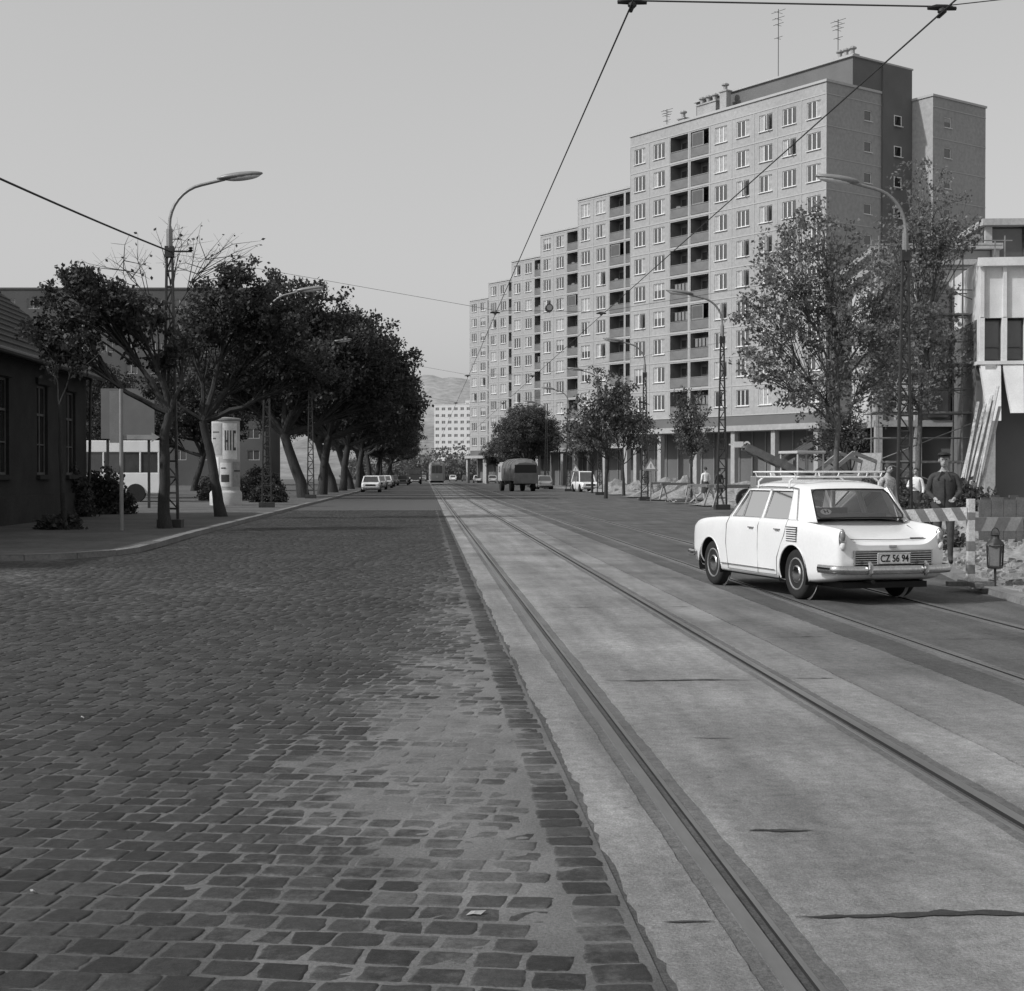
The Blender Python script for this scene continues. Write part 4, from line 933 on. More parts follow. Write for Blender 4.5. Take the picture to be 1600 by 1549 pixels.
# ------------------------------------------------------------------ distant vehicles
def simple_car(label,loc,rot,paint,h=1.42,L=4.05,van=False,group='cars along the kerb and in traffic'):
    e=thing('car',loc,rot,label,'car',group); s_=L/4.06
    mb=MB(); st=[(y*s_,zb,wm,zs*.94,ws,zt*.93,zc*.93) for (y,zb,wm,zs,ws,zt,zc) in ST]; st=catmull(st,np.linspace(0,len(st)-1,22))
    rings=[]
    for (y,zb,wm,zsh,wsh,zt,zc) in st:
        h_=[(0,zb),(wm*.9,zb),(wm,zb+.12),(wm,zsh-.15),(wm*.96,zsh-.03),(wsh,zsh),(wsh*.65,zt),(0,zc)]
        rings.append([(x,y,z) for x,z in h_]+[(-x,y,z) for x,z in h_[-2:0:-1]])
    k=len(rings[0])
    for r in rings: mb.v+=r
    for i in range(len(rings)-1):
        for j in range(k): j2=(j+1)%k; mb.f.append((i*k+j,i*k+j2,(i+1)*k+j2,(i+1)*k+j)); mb.m.append(0)
    mb.f.append(tuple(range(k))); mb.f.append(tuple((len(rings)-1)*k+j for j in range(k))); mb.m+=[0,0]
    for s in (-1,1):
        for wy in (.9*s_,3.3*s_): mb.tube([(s*.6,wy,.34),(s*(.815),wy,.34)],.36,18,1)
    mb.obj('body',[paint,m_black],e,True)
    def ring(z,w,y0,y1): return [(-w,y0,z),(w,y0,z),(w,y1,z),(-w,y1,z)]
    y0=.25 if van else .85; mb=MB()
    a=ring(.87,.71,y0*s_,2.95*s_); b=ring(h-.07,.585,(y0+.35)*s_,2.42*s_); c=ring(h,.48,(y0+.55)*s_,2.3*s_)
    mb.add(a+b,[(0,1,5,4),(1,2,6,5),(2,3,7,6),(3,0,4,7)],1); mb.add(b+c,[(0,1,5,4),(1,2,6,5),(2,3,7,6),(3,0,4,7),(4,5,6,7)],0)
    for i in range(4): mb.beam(a[i],b[i],.09,.09,0)
    for s in (0,1): mb.beam((.72*(1-2*s),1.85*s_,.87),(.595*(1-2*s),1.85*s_,h-.07),.07,.05,0)
    mb.obj('cabin',[paint,m_pane],e)
    wm=MB(); wm.tube([(-.09,0,0),(.09,0,0)],.295,18,0); wm.tube([(-.095,0,0),(.095,0,0)],.17,14,1); wme=wm.mesh('wheel',[m_rubber,m_chrome],True)
    for s in (-1,1):
        for wy in (.9*s_,3.3*s_): inst('wheel',wme,e,(s*.74,wy,.295))
        mb=MB(); mb.tube([(s*.56,4.0*s_,.63),(s*.56,4.08*s_,.63)],.10,14); mb.obj('headlight',[m_lampwhite],e,True)
        mb=MB(); mb.box(s*.58-.08,s*.58+.08,-.02,.03,.58,.70); mb.obj('tail_light',[m_taill],e)
    mb=MB(); mb.box(-.78,.78,4.07*s_,4.13*s_,.36,.44); mb.obj('front_bumper',[m_chrome],e,bevel=.02)
    mb=MB(); mb.box(-.78,.78,-.08,-.02,.36,.44); mb.obj('rear_bumper',[m_chrome],e,bevel=.02)
    mb=MB(); mb.box(-.42,.42,4.035*s_,4.075*s_,.54,.70); mb.obj('grille',[m_black],e)
    return e
p_w=M('paint_white',.7,.3,.04,spec=.5); p_g=M('paint_grey',.22,.3,.04,spec=.5); p_d=M('paint_dark',.06,.3,.04,spec=.6); p_l=M('paint_pale',.42,.3,.04,spec=.5)
for x,y,r,pa,lb in [(-4.6,128,PI,p_w,'white sedan with chrome grille parked at the kerb'),(-4.7,152,PI,p_l,'pale sedan parked behind a white car'),(-4.5,168,PI,p_w,'white sedan parked under the trees'),(-4.6,186,PI,p_d,'dark sedan parked under the trees'),(-3.2,215,PI,p_d,'dark car driving towards the camera'),(-4.5,205,PI,p_g,'grey car parked under the trees'),(-1.8,268,PI,p_w,'pale car in oncoming traffic'),
   (12.3,149,0,p_g,'grey car waiting near the kerb'),(12.9,166,0,p_w,'white car parked near the kerb'),(12.6,215,0,p_d,'dark car near the far kerb'),(11.8,255,0,p_l,'pale car driving away'),(9.8,272,0,p_w,'white car driving away'),(12.9,236,0,p_g,'grey car parked near the kerb'),(9,325,0,p_d,'dark car driving away'),(6.3,330,0,p_w,'white car driving away on the tracks'),(-.5,330,PI,p_g,'grey car in oncoming traffic')]:
    simple_car(lb,(x,y,0),r,pa)
simple_car('white van-like estate parked at the construction side',(13.7,130,0),PI+.15,p_w,h=1.8,van=True)
# tram
e=thing('tram',(1.82,222,0),0,'old yellow-grey tram car with roof collector coming down the track','tram'); e.scale=(1.12,1.1,1.12); mb=MB()
prof=[(-1.05,.5),(-1.1,.9),(-1.1,1.6),(-1.08,2.75),(-.95,2.95),(-.6,3.12),(0,3.18)]; P=prof+[(-x,z) for x,z in prof[-2::-1]]
ys=[0,.25,.6,10,10.4,10.7]; sc=[.72,.92,1,1,.92,.72]
for y,s in zip(ys,sc): mb.v+=[(x*s,y,z) for x,z in P]
k=len(P)
for i in range(len(ys)-1):
    for j in range(k-1): mb.f.append((i*k+j,i*k+j+1,(i+1)*k+j+1,(i+1)*k+j)); mb.m.append(0)
mb.f.append(tuple(range(k))); mb.f.append(tuple(5*k+j for j in range(k))); mb.m+=[0,0]
mb.box(-.9,.9,.6,10,.25,.49,1); mb.obj('body',[M('tram_paint',.42,.4,.05),m_black],e)
mb=MB()
for a,b in ((-.70,-.27),(-.22,.22),(.27,.70)): mb.box(a,b,-.03,-.01,1.55,2.55)
mb.obj('windscreen',[m_pane],e)
for s in (-1,1):
    for i in range(7): mb=MB(); mb.box(*sorted((s*1.105,s*1.12)),1+i*1.3,1.9+i*1.3,1.55,2.5); mb.obj('side_window',[m_pane],e)
mb=MB(); mb.tube([(0,-.08,1.05),(0,0,1.05)],.15,14); mb.obj('headlight',[m_lampwhite],e); mb=MB(); mb.box(-.35,.35,-.06,.2,2.7,3.0); mb.obj('route_sign',[m_white],e)
mb=MB(); mb.tube([(-.7,4,3.2),(0,5.5,4.1),(-.5,4.6,4.95)],.03,5); mb.tube([(.7,4,3.2),(0,5.5,4.1),(.5,4.6,4.95)],.03,5); mb.tube([(-.8,4.6,4.97),(.8,4.6,4.97)],.04,5); mb.obj('pantograph',[m_metal],e)
# refuse truck
e=thing('truck',(9.0,131,0),.14,'dark refuse lorry with rounded ribbed body seen from behind','truck'); mb=MB()
prof=[(-1.2,.95),(-1.25,1.2),(-1.25,2.1),(-1.1,2.55),(-.7,2.82),(0,2.9)]; P=prof+[(-x,z) for x,z in prof[-2::-1]]; k=len(P)
for y,s in ((0,.85),(.5,1),(5,1),(5.2,.95)): mb.v+=[(x*s,y,.95+(z-.95)*s) for x,z in P]
for i in range(3):
    for j in range(k-1): mb.f.append((i*k+j,i*k+j+1,(i+1)*k+j+1,(i+1)*k+j)); mb.m.append(0)
mb.f.append(tuple(range(k))); mb.f.append(tuple(3*k+j for j in range(k))); mb.m+=[0,0]
mb.obj('tank',[M('truck_dark',.12,.6,.2)],e)
mb=MB()
for i in range(4): y=.7+i*1.3; mb.tube([(x*1.02,y,z*1.01) for x,z in P],.05,5)
mb.obj('ribs',[M('truck_rib',.2,.6)],e); mb=MB(); mb.box(-1.1,1.1,-.35,-.02,.7,1.6,0); mb.box(-1.0,1.0,-.05,-.015,1.7,2.4,1); mb.obj('hopper',[M('truck_hopper',.09,.6),m_black],e,bevel=.05)
mb=MB(); mb.box(-1.15,1.15,5.4,7.2,.9,2.5,0); mb.box(-1.05,1.05,5.6,7.0,2.502,2.65,0); mb.box(-1.165,1.165,5.9,6.8,1.7,2.3,1); mb.obj('cab',[p_l,m_pane],e,bevel=.06)
mb=MB(); mb.box(-.5,.5,0,7.2,.6,.94); mb.obj('chassis',[m_black],e)
wm=MB(); wm.tube([(-.16,0,0),(.16,0,0)],.48,20); wme=wm.mesh('wheel',[m_rubber],True)
for s in (-1,1):
    for y in (1.4,6.0): inst('wheel',wme,e,(s*.98,y,.48))
e=thing('truck',(-1.6,236,0),PI,'dark lorry with boxy cab in oncoming traffic','truck'); mb=MB(); mb.box(-1.1,1.1,0,4,.9,2.3,0); mb.obj('cargo_bed',[m_wood2],e,bevel=.04); mb=MB(); mb.box(-1.05,1.05,4.1,5.6,.7,2.4,0); mb.box(-.9,.9,5.605,5.63,1.6,2.2,1); mb.obj('cab',[p_d,m_pane],e,bevel=.05)
for s in (-1,1):
    for y in (1,4.9): inst('wheel',wme,e,(s*.9,y,.48))
    mb=MB(); mb.tube([(s*.8,5.6,1.0),(s*.8,5.68,1.0)],.12,12); mb.obj('headlight',[m_lampwhite],e)
# ------------------------------------------------------------------ street furniture left
e=thing('advertising_column',(-9.15,68,.1),0,'round advertising column pasted with pale lettered posters','advertising column'); mb=MB()
mb.lathe([(.74,0),(.74,.55),(.70,.62),(.64,.68),(.64,3.85),(.64,3.87)],28); mb.obj('drum',[M('column_pale',.42,.85,.25,2)],e,True)
mb=MB(); mb.lathe([(.64,3.87),(.70,3.89),(.70,3.97),(.60,4.0),(.05,4.05)],28); mb.obj('cap',[m_grayp],e,True)
pm=[M('poster_white',.62,.8,.2,4),M('poster_grey',.28,.8,.2,6),M('poster_ink',.06,.8,.3,6)]
# each poster: angle range, height range, paper, letter strokes as (u0,u1,v0,v1) slanted marks
for k,(a0,a1,z0,z1,mm,strokes) in enumerate([
   (-2.75,-1.95,.85,2.2,0,[(.15,.25,.5,.85),(.35,.45,.5,.85),(.15,.45,.62,.68),(.6,.7,.3,.85),(.1,.9,.12,.16)]),
   (-2.6,-1.75,2.3,3.75,1,[(.1,.8,.7,.74),(.1,.5,.5,.54)]),
   (-1.65,-.55,2.1,3.75,0,[(.12,.20,.25,.80),(.28,.36,.25,.80),(.12,.36,.48,.54),(.46,.54,.25,.80),(.66,.74,.25,.80),(.74,.88,.72,.80),(.74,.88,.25,.33)]),
   (-1.85,-1.05,.85,1.95,0,[(.1,.5,.75,.8),(.1,.8,.2,.5)]),(-.95,.1,.85,2.0,1,[(.1,.8,.6,.66)]),(-3.5,-2.85,.9,2.9,0,[(.2,.7,.6,.7)])]):
    mb=MB()
    def arc(u0,u1,v0,v1,r,m):
        n=max(2,int((u1-u0)*14)+1)
        for i in range(n):
            t0=a0+(a1-a0)*(u0+(u1-u0)*i/n); t1=a0+(a1-a0)*(u0+(u1-u0)*(i+1)/n); za=z0+(z1-z0)*v0; zb=z0+(z1-z0)*v1
            mb.quad((r*math.cos(t0),r*math.sin(t0),za),(r*math.cos(t1),r*math.sin(t1),za),(r*math.cos(t1),r*math.sin(t1),zb),(r*math.cos(t0),r*math.sin(t0),zb),m)
    arc(0,1,0,1,.648,0)
    for q,st_ in enumerate(strokes): arc(*st_,.656+.0015*q,1)
    mb.obj('poster',[pm[mm],pm[2]],e)
e=thing('sign_post',(-7.6,37.2,.1),0,'slim grey steel post carrying a small sign bracket','sign post'); mb=MB(); mb.tube([(0,0,0),(0,0,3.55)],.05,10); mb.obj('post',[M('pale_post',.24,.6,.2)],e,True)
mb=MB(); mb.box(-.30,.02,.055,.08,2.2,3.5); mb.obj('sign_panel',[m_grayp],e); mb=MB(); mb.box(.05,.75,-.0,.02,2.28,2.40); mb.add([(.75,-.002,2.22),(.95,-.002,2.34),(.75,-.002,2.46),(.75,.022,2.22),(.95,.022,2.34),(.75,.022,2.46)],[(0,1,2),(3,5,4),(0,3,4,1),(1,4,5,2),(2,5,3,0)]); mb.obj('arrow_sign',[M('sign_dull',.3,.7)],e)
e=thing('billboard',(-12.3,62,.1),0,'plain grey board on two posts beside the pavement','billboard'); mb=MB(); mb.box(-1.2,1.0,0,.06,2.9,5.0); mb.obj('board',[M('board_grey',.14,.8,.1)],e)
for x in (-1.0,.7): mb=MB(); mb.box(x,x+.1,.07,.17,0,4.9); mb.obj('post',[m_metal],e)
e=thing('bus',(-16.6,76,.1),0,'pale parked bus side-on with long window band','bus'); mb=MB(); mb.box(-3.6,3.0,0,2.4,.45,1.5,0); mb.box(-3.6,3.0,0,2.4,2.55,3.15,0)
for i in range(8): x=-3.6+i*.93; mb.box(x,x+.09,0,.06,1.5,2.55,0); mb.box(x,x+.09,2.34,2.4,1.5,2.55,0)
mb.obj('body',[m_white],e,bevel=.04); mb=MB(); mb.box(-3.55,2.95,.06,2.34,1.5,2.55); mb.obj('window',[m_pane],e)
for x in (-2.4,1.8): inst('wheel',wme,e,(x,.1,.46),(0,0,PI/2))
def roadsign(x,y,label):
    e=thing('road_sign',(x,y,.07),0,label,'road sign','road signs at the construction zone'); mb=MB(); mb.tube([(0,0,0),(0,0,2.3)],.035,8); mb.obj('post',[m_lampmetal],e,True); mb=MB()
    mb.add([(-.42,-.05,1.65),(.42,-.05,1.65),(0,-.05,2.38)],[(0,1,2)],0); mb.add([(-.27,-.055,1.74),(.27,-.055,1.74),(0,-.055,2.2)],[(0,1,2)],1); mb.box(-.03,.03,-.06,-.056,1.8,2.02,0)
    mb.obj('sign_plate',[p_g,m_white],e)
roadsign(12.4,80,'triangular roadworks warning sign on a post'); roadsign(13.2,128,'triangular warning sign on a post beside the kerb')
e=thing('arrow_sign',(12.72,60,2.75),0,'white arrow shaped sign with ring fixed to a lamp post','sign'); mb=MB(); mb.box(.05,.45,-.03,0,-.12,.12); mb.tube([(.60,-.03,0),(.60,0,0)],.14,16); mb.box(-.15,.05,-.02,0,-.03,.03); mb.obj('sign_plate',[m_white],e); mb=MB(); mb.tube([(.60,-.04,0),(.60,-.031,0)],.07,14); mb.obj('symbol',[m_black],e)
# ------------------------------------------------------------------ barriers
m_red=M('stripe_red_grey',.17,.6,.2,6); m_ow=M('old_white_paint',.46,.7,.25,5,.2,40)
def striped(mb,L,h,n,T):
    mb.box(0,L,-.015,.015,-h/2,h/2,0,T); w=L/n
    for i in range(n):
        a=i*w
        if a+w*.5+h*.5<=L:
            mb.add([(a,-.018,-h/2),(a+w*.5,-.018,-h/2),(a+w*.5+h*.5,-.018,h/2),(a+h*.5,-.018,h/2)],[(0,1,2,3)],1,T)
            mb.add([(a,.018,-h/2),(a+w*.5,.018,-h/2),(a+w*.5+h*.5,.018,h/2),(a+h*.5,.018,h/2)],[(0,1,2,3)],1,T)
e=thing('road_barrier',S(5.88,18.75)+(.07,),-YAW,'wooden works barrier with striped boards on a post','barrier')
mb=MB(); mb.box(-.045,.045,-.045,.045,.06,1.12,0)
for a,b in ((.85,.95),(.45,.58),(.16,.28)): mb.box(-.047,.047,-.047,.047,a,b,1)
mb.obj('post',[m_ow,m_red],e,bevel=.004)
mb=MB(); mb.box(-.30,.30,-.06,.06,0,.06); mb.box(-.05,.05,-.40,.40,.001,.062); mb.obj('foot',[m_wood2],e)
mb=MB(); striped(mb,1.35,.17,6,Matrix.Translation((-.05,-.01,.93))@Matrix.Rotation(math.radians(166),4,'Z')@Matrix.Rotation(.05,4,'Y')); mb.obj('striped_board',[m_ow,m_red],e)
mb=MB(); striped(mb,2.0,.18,6,Matrix.Translation((.10,.45,.78))@Matrix.Rotation(math.radians(8),4,'Z')); mb.obj('striped_board',[M('faded_board',.3,.8,.3),m_red],e)
def lantern(X,Z,z):
    e=thing('warning_lantern',S(X,Z)+(z,),.2,'dark metal warning lantern with handle on an iron stake','lantern','warning lanterns'); mb=MB()
    mb.lathe([(.10,0),(.115,.015),(.115,.03),(.10,.04)],4); mb.lathe([(.12,.30),(.10,.34),(.055,.38),(.05,.42),(.065,.43),(.03,.46)],8)
    for a in range(4):
        t=math.pi/2*a; mb.tube([(.105*math.cos(t),.105*math.sin(t),.03),(.12*math.cos(t),.12*math.sin(t),.30)],.012,5)
    mb.obj('housing',[m_metal],e,True); mb=MB(); mb.lathe([(.085,.04),(.105,.29)],4); mb.obj('lens',[m_taill],e)
    mb=MB(); mb.tube([(.06*math.cos(a*PI/8),0,.44+.08*math.sin(a*PI/8)) for a in range(9)],.006,5,cap=False); mb.obj('handle',[m_metal],e)
    mb=MB(); mb.tube([(0,0,-z+.05),(0,0,0)],.016,6); mb.obj('stake',[m_metal],e)
lantern(6.18,18.7,.30); lantern(6.62,18.6,.62)
mb=MB()
def rock(mb,c,s):
    vs=[(c[0]+s*x*random.uniform(.6,1.2),c[1]+s*y*random.uniform(.6,1.2),c[2]+s*.7*z*random.uniform(.5,1.1)) for x,y,z in [(-1,-1,-1),(1,-1,-1),(1,1,-1),(-1,1,-1),(-.8,-.8,1),(.8,-.8,1),(.8,.8,1),(-.8,.8,1)]]
    mb.add(vs,[(3,2,1,0),(4,5,6,7),(0,1,5,4),(1,2,6,5),(2,3,7,6),(3,0,4,7)])
for _ in range(1500):
    y=random.uniform(14,34); xk=np.interp(y,[12,15.5,18.6,23.5,30,42],[6.6,6.75,7.15,8.2,10,12.2]); x=xk+.25+abs(random.gauss(0,1.6)); s=random.choice([.015,.02,.03,.03,.05,.05,.08]); rock(mb,(x,y,.07+s*.3),s)
for _ in range(1800):
    y=random.uniform(46,125); x=random.uniform(13.9 if y<80 else 15,19)-(0 if y>60 else .3); s=random.uniform(.05,.25); rock(mb,(x+.6,y,.07+s*.3),s)
o=mb.obj('rubble',[m_dirt]); tag(o,'scattered broken stones and rubble on torn pavement','rubble',kind='stuff')
def heap(x,y,r,h):
    n=22; mb=MB()
    for j in range(n):
        for i in range(n):
            u=i/(n-1)*2-1;v_=j/(n-1)*2-1; d=math.hypot(u,v_); z=h*max(0,1-d)**1.1*(1+.5*mnoise.noise(Vector((u*4+x,v_*4+y,0))))+.03*mnoise.noise(Vector((u*15,v_*15,x)))
            mb.v.append((u*r,v_*r*.8,max(z,0)-.02))
    for j in range(n-1):
        for i in range(n-1): a=j*n+i; mb.f.append((a,a+1,a+n+1,a+n)); mb.m.append(0)
    o=mb.obj('dirt_heap',[m_dirt]); o.location=(x,y,.07); tag(o,'sandy heap of excavated earth','dirt heap','earth heaps on the site')
for x,y,r,h in [(15.4,70,2.4,1.2),(15.4,86,2.6,1.3),(16,96,2.7,1.3),(15.8,108,2.2,1.1),(17.4,60,2.5,1.4),(18,52,2.2,1.3),(15.8,122,2.2,1.1),(10.5,24,1.2,.35),(12.5,33,1.5,.6)]: heap(x,y,r,h)
e=thing('plank_stack',(14.6,75,.07),.3,'loose pile of planks at the edge of the works','planks'); mb=MB()
for i in range(10): mb.beam((-1.8+random.uniform(-.3,.3),i*.15,.05+.06*(i%3)),(1.8,random.uniform(0,1.4),.1+.06*(i%3)),.2,.05)
mb.beam((-1,0,.0),(.3,.3,.9),.12,.05); mb.beam((1,0,.0),(-.3,.3,.9),.12,.05); mb.obj('planks',[m_wood],e)
for i,(x,y) in enumerate([(14.2,72),(14.3,68),(13.9,64.5),(14.5,84),(14.6,90)]):
    e=thing('trestle',(x,y,.07),.2*i,'simple wooden A-frame trestle with a cross rail','trestle','site trestles'); mb=MB()
    for xx in (-1,1): mb.beam((xx-.3,0,0),(xx,0,.9),.07,.07); mb.beam((xx+.3,0,0),(xx,0,.9),.07,.07)
    mb.beam((-1.2,0,.9),(1.2,0,.9),.05,.14); mb.obj('frame',[m_wood],e)
e=thing('conveyor_machine',(13.7,57.5,.07),0,'wheeled construction conveyor with slanted timber sided frame','construction machine'); e.scale=(1.15,1.15,1.15); mb=MB()
for s in (-.3,.3):
    mb.beam((-.9,s,2.2),(1.9,s,.9),.08,.26); mb.beam((-.9,s,.5),(1.2,s,1.1),.06,.14); mb.beam((.2,s,1.6),(1.4,s,2.3),.05,.16)
for i in range(8): t=i/7; mb.beam((-.9+2.8*t,-.3,2.2-1.3*t),(-.9+2.8*t,.3,2.2-1.3*t),.06,.06)
mb.obj('frame',[m_wood2],e); mb=MB(); mb.box(-.6,.6,-.4,.4,.45,1.2); mb.obj('engine',[p_g],e,bevel=.03); wm2=MB(); wm2.tube([(0,-.1,0),(0,.1,0)],.38,18); w2=wm2.mesh('wheel',[m_rubber],True)
for s in (-1,1):
    for x in (-.7,.8): inst('wheel',w2,e,(x,s*.5,.38))
e=thing('tractor',(15.6,57,.07),.3,'pale site tractor with cab and raised bucket arms','tractor'); mb=MB(); mb.box(-.2,1.6,-.45,.45,.7,1.45); mb.obj('hood',[p_l],e,bevel=.05)
mb=MB(); mb.box(-1.5,-.2,-.7,.7,2.25,2.36,0); mb.box(-1.45,-.25,-.62,.62,.75,1.4,0)
for x in (-1.42,-.28):
    for y in (-.62,.62): mb.beam((x,y,1.4),(x,y,2.25),.07,.07,0)
mb.obj('cab',[p_l],e,bevel=.02)
mb=MB()
for s in (-.5,.5): mb.beam((-.2,s,1.3),(1.2,s,2.3),.08,.16); mb.beam((1.2,s,2.3),(2.4,s,1.9),.08,.14)
mb.obj('bucket_arm',[m_wood],e); mb=MB(); mb.add([(2.2,-.8,1.5),(2.2,.8,1.5),(2.3,.8,2.3),(2.3,-.8,2.3),(2.9,-.8,1.6),(2.9,.8,1.6)],[(0,1,2,3),(0,1,5,4)]); mb.obj('bucket',[m_wood],e)
for s in (-1,1): o=inst('wheel',w2,e,(1.1,s*.6,.38)); o=inst('wheel',w2,e,(-.8,s*.75,.6)); o.scale=(1.6,1.4,1.6)
# ------------------------------------------------------------------ people
def skin_mesh(V,E,R):
    me=bpy.data.meshes.new('sk'); me.from_pydata(V,E,[]); o=bpy.data.objects.new('sk',me); COL.objects.link(o)
    o.modifiers.new('Skin','SKIN'); sv=me.skin_vertices[0].data
    for i,r in enumerate(R): sv[i].radius=r if isinstance(r,tuple) else (r,r)
    sv[0].use_root=True
    s=o.modifiers.new('s','SUBSURF'); s.levels=2; s.render_levels=2
    dg=bpy.context.evaluated_depsgraph_get(); dg.update(); m=bpy.data.meshes.new_from_object(o.evaluated_get(dg)); bpy.data.objects.remove(o); return m
def person(label,loc,rot,h=1.75,top=None,bottom=None,female=False,armpose='down',cap=False,hairlen=0,step=.0,skirt=False,sleeves=True,headtilt=0,skirtz=.50,jacket=False):
    k=h/1.75; e=thing('person',loc,rot,label,'person')
    sh=.165 if female else .185; hy=.03+.04*headtilt
    V=[(0,0,.95),(0,0,1.08),(0,.01,1.27),(0,0,1.42),(0,.005,1.49),(0,hy*.7,1.57)]
    R=[(.15,.115),(.125,.10),(.155,.115),(.10,.075),(.052,.055),(.05,.055)]
    E=[(0,1),(1,2),(2,3),(3,4),(4,5)]; wr=[]
    for s in (-1,1):
        i=len(V)
        if armpose=='down': el,wv=(s*(sh+.055),-.03,1.14),(s*(sh+.06),.06,.90)
        elif armpose=='front': el,wv=(s*(sh+.06),.02,1.14),(s*.14,.24,1.04)
        else: el,wv=((s*(sh+.05),-.03,1.14),(s*(sh+.05),.06,.90)) if s<0 else ((s*(sh+.10),.0,1.16),(s*.10,.20,1.22))
        V+=[(s*sh,0,1.395),el,wv]; R+=[.060,.047,.030]; E+=[(3,i),(i,i+1),(i+1,i+2)]; wr.append((Vector(el),Vector(wv),s))
        dv=(Vector(wv)-Vector(el)).normalized(); pm=Vector(wv)+dv*.085; V.append(tuple(pm)); R.append((.034,.018)); E.append((i+2,i+3))
    for s in (-1,1):
        i=len(V); V+=[(s*.09,0,.90),(s*.10,.025+step*s*.5,.50),(s*.10,-.01+step*s,.10),(s*.11,.13+step*s,.04)]; R+=[(.092,.095),.062,.043,(.043,.032)]; E+=[(0,i),(i,i+1),(i+1,i+2),(i+2,i+3)]
    me=skin_mesh([tuple(c*k for c in v) for v in V],E,[tuple(t*k for t in (r if isinstance(r,tuple) else (r,r))) for r in R])
    ex=MB()
    ex.ell((0,hy*k,1.665*k),(.076*k,.096*k,.090*k),16,12,0); ex.ell((0,(hy+.022)*k,1.605*k),(.058*k,.070*k,.072*k),14,10,0)
    ex.ell((0,(hy+.098)*k,1.635*k),(.012*k,.022*k,.026*k),8,6,0)
    for s in (-1,1): ex.ell((s*.03*k,(hy+.088)*k,1.660*k),(.012*k,.010*k,.007*k),8,6,3); ex.ell((s*.077*k,hy*k,1.645*k),(.012*k,.02*k,.032*k),8,6,0)
    ex.ell((0,(hy+.090)*k,1.590*k),(.024*k,.008*k,.006*k),8,6,3)
    for el,wv,s in wr:
        dv=(wv-el).normalized(); pm=(wv+dv*.085)*k; sd=Vector((0,1,0)) if abs(dv.y)<.8 else Vector((1,0,0)); sd=(sd-dv*sd.dot(dv)).normalized(); nn=dv.cross(sd)
        for f in range(4):
            o_=(f-1.5)*.017; L=[.062,.074,.070,.055][f]; b0=pm+sd*o_*k-dv*.01; ex.tube([b0,b0+dv*L*.5*k+nn*.004,b0+dv*L*.95*k-nn*(-s)*.018],[.0095*k,.0085*k,.006*k],6,0)
        b0=wv*k+dv*.03*k+sd*.026*k; ex.tube([b0,b0+(dv*.03+sd*.02)*k,b0+(dv*.06+sd*.024)*k],[.011*k,.010*k,.007*k],6,0)
    mis=[]
    for p_ in me.polygons:
        c=p_.center/k
        if c.z>1.47 and abs(c.x)<.12: mi=0
        elif c.z<.085: mi=3
        elif c.z<.93 and abs(c.x)<.175: mi=2 if not skirt else 0
        else: mi=1
        for el,wv,s in wr:
            if (Vector(c)-wv).dot((wv-el).normalized())>-.01 and (Vector(c)-wv).length<.14: mi=0
            elif not sleeves and ((Vector(c)-el).length<.13 or (Vector(c)-(el+wv)/2).length<.13) and abs(c.x)>sh-.01: mi=0
        mis.append(mi)
    off=len(me.vertices); vs=[tuple(v.co) for v in me.vertices]+ex.v; fs=[tuple(p_.vertices) for p_ in me.polygons]+[tuple(i+off for i in f) for f in ex.f]
    fin=MB(); fin.v=vs; fin.f=fs; fin.m=mis+ex.m; fin.obj('body',[m_skin,top,bottom,m_black],e,True,ang=60)
    hm=MB(); c=(0,(hy-.010)*k,1.668*k); n=16
    for j in range(8):
        ph=j/7*(1.9 if not hairlen else 2.35)
        for i in range(n):
            a=2*PI*i/n; front=max(0,math.sin(a)); p2=min(ph,ph*(1-.50*front)); hm.v.append((c[0]+.086*k*math.sin(p2)*math.cos(a),c[1]+.104*k*math.sin(p2)*math.sin(a),c[2]+.098*k*math.cos(p2)))
    for j in range(7):
        for i in range(n): i2=(i+1)%n; hm.f.append((j*n+i,j*n+i2,(j+1)*n+i2,(j+1)*n+i)); hm.m.append(0)
    hm.obj('hair',[m_hair],e,True)
    if cap:
        cm=MB(); cm.ell((0,(hy)*k,1.735*k),(.102*k,.124*k,.045*k),16,8,0); cm.add([((x*.075)*k,(hy+yy)*k,zz*k) for x,yy,zz in [(-1,.08,1.72),(1,.08,1.72),(.7,.165,1.700),(-.7,.165,1.700)]],[(0,1,2,3)]); cm.lathe([(.088,0),(.09,.03)],16,(0,0,0),0,Matrix.Translation((0,hy*k,1.70*k))@Matrix.Diagonal((k,1.18*k,k,1))); cm.obj('cap',[m_black],e,True)
    if skirt:
        sm_=MB(); sm_.lathe([(.225,skirtz-.95),(.20,-.18),(.175,-.03),(.135,.10)],18,(0,0,0),0,Matrix.Translation((0,0,.95*k))@Matrix.Diagonal((k,.82*k,k,1))); sm_.obj('skirt',[bottom],e,True,ang=60)
    if jacket:
        jm=MB(); jm.lathe([(.195,-.16),(.19,0),(.172,.16),(.19,.33),(.178,.42),(.13,.47),(.075,.52)],20,(0,0,0),0,Matrix.Translation((0,0,.95*k))@Matrix.Diagonal((k,.74*k,k,1))); jm.box(-.004,.004,.135*k,.147*k,.83*k,1.36*k,1)
        for s in (-1,1): jm.beam((s*.02,.09*k,1.47*k),(s*.09,.125*k,1.33*k),.01,.05)
        jm.obj('jacket',[top,m_black],e,True,ang=60)
    return e
c_dark=M('cloth_dark',.045,.95,.3,8,.15,60,.3,30); c_trous=M('cloth_trousers',.06,.95,.3,8); c_white=M('cloth_white',.68,.9,.08,8); c_mid=M('cloth_grey',.16,.9,.3,20); c_pat=M('cloth_pattern',.35,.9,.7,25)
person('workman in dark cap and jacket standing behind the barrier',S(6.85,23.2)+(.07,),PI-.3,1.76,c_dark,c_trous,armpose='front',cap=True,headtilt=.5,jacket=True)
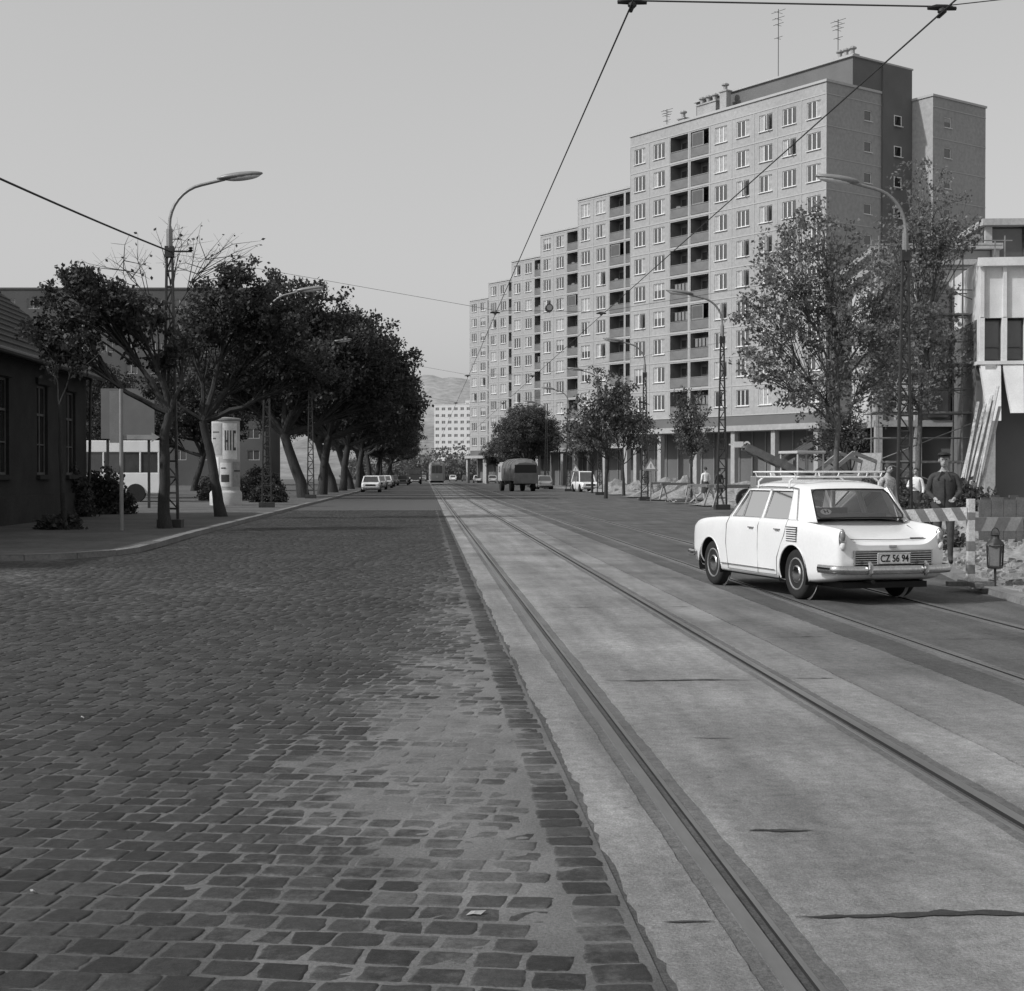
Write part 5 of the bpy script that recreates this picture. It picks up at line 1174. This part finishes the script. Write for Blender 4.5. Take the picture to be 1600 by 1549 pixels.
person('woman in patterned blouse walking past the works',S(7.75,30.2)+(.07,),PI+.4,1.66,c_pat,c_mid,female=True,armpose='down',hairlen=1,skirt=True,step=.05,sleeves=False)
person('woman in white blouse standing beside rubble',S(11.6,42)+(.07,),PI-.5,1.62,c_white,c_dark,female=True,hairlen=1,skirt=True,armpose='mixed')
person('man in grey shirt at the construction site',S(13.9,51)+(.07,),.4,1.74,c_mid,c_trous,armpose='down')
person('person in white shirt and dark skirt walking away',(14.3,74,.07),.2,1.82,c_white,c_dark,female=True,skirt=True,step=.12,armpose='down')
person('person in dark clothes walking beside a companion',(15.2,75,.07),.1,1.74,c_dark,c_dark,female=True,skirt=True,step=.1,armpose='down')
person('pedestrian in dark coat on the far pavement',(-8.3,118,.1),2.9,1.72,c_dark,c_trous,armpose='down',step=.1)
e=thing('bucket',(15.3,72,.07),0,'small white bucket on the ground','bucket'); mb=MB(); mb.lathe([(.13,0),(.17,.32),(.18,.33),(.16,.31)],14); mb.obj('body',[m_white],e,True); mb=MB(); mb.tube([(.17*math.cos(a*PI/8),0,.32+.12*math.sin(a*PI/8)) for a in range(9)],.01,5); mb.obj('handle',[m_metal],e)
for i,(X,Z) in enumerate([(9.9,31),(10.9,34)]):
    e=thing('site_board',S(X,Z)+(.07,),.3*i,'weathered wooden formwork panel propped upright','wooden panel','formwork panels'); mb=MB()
    for q in range(4): mb.box(q*.27,q*.27+.26,0,.03,.0,.9+.05*(q%2))
    mb.box(.0,1.06,.031,.07,.2,.3); mb.box(.0,1.06,.031,.07,.65,.75); mb.obj('panel',[m_wood2],e)
# ------------------------------------------------------------------ light, sky, camera
tosun=Vector((-.80,-.30,.74)).normalized()
sd=bpy.data.lights.new('sun','SUN'); sd.energy=3.2; sd.angle=math.radians(1.0); sd.color=(1,1,1)
so=bpy.data.objects.new('sun',sd); COL.objects.link(so); so.rotation_euler=tosun.to_track_quat('Z','Y').to_euler(); so.location=(-20,-10,40)
w=bpy.data.worlds.new('World'); scene.world=w; w.use_nodes=True; nt=w.node_tree; bg=nt.nodes['Background']
sk=nt.nodes.new('ShaderNodeTexSky'); sk.sky_type='NISHITA'; sk.sun_disc=False; sk.sun_elevation=math.asin(tosun.z); sk.sun_rotation=math.atan2(tosun.x,tosun.y); sk.air_density=1.2; sk.dust_density=3.5; sk.ozone_density=.5
bw=nt.nodes.new('ShaderNodeRGBToBW'); nt.links.new(sk.outputs[0],bw.inputs[0])
mu=nt.nodes.new('ShaderNodeMath'); mu.operation='MULTIPLY_ADD'; mu.inputs[1].default_value=.7; mu.inputs[2].default_value=2.25; nt.links.new(bw.outputs[0],mu.inputs[0]); nt.links.new(mu.outputs[0],bg.inputs[0]); bg.inputs[1].default_value=.128
cd=bpy.data.cameras.new('camera'); cd.sensor_width=36; cd.lens=2286/1600*36; cd.clip_end=8000; cd.clip_start=.05
cam=bpy.data.objects.new('camera',cd); COL.objects.link(cam); cam.location=(0,0,1.5); cam.rotation_euler=(math.radians(90-.815),0,-YAW); scene.camera=cam
scene.view_settings.view_transform='Standard'; scene.view_settings.look='None'; scene.view_settings.exposure=0
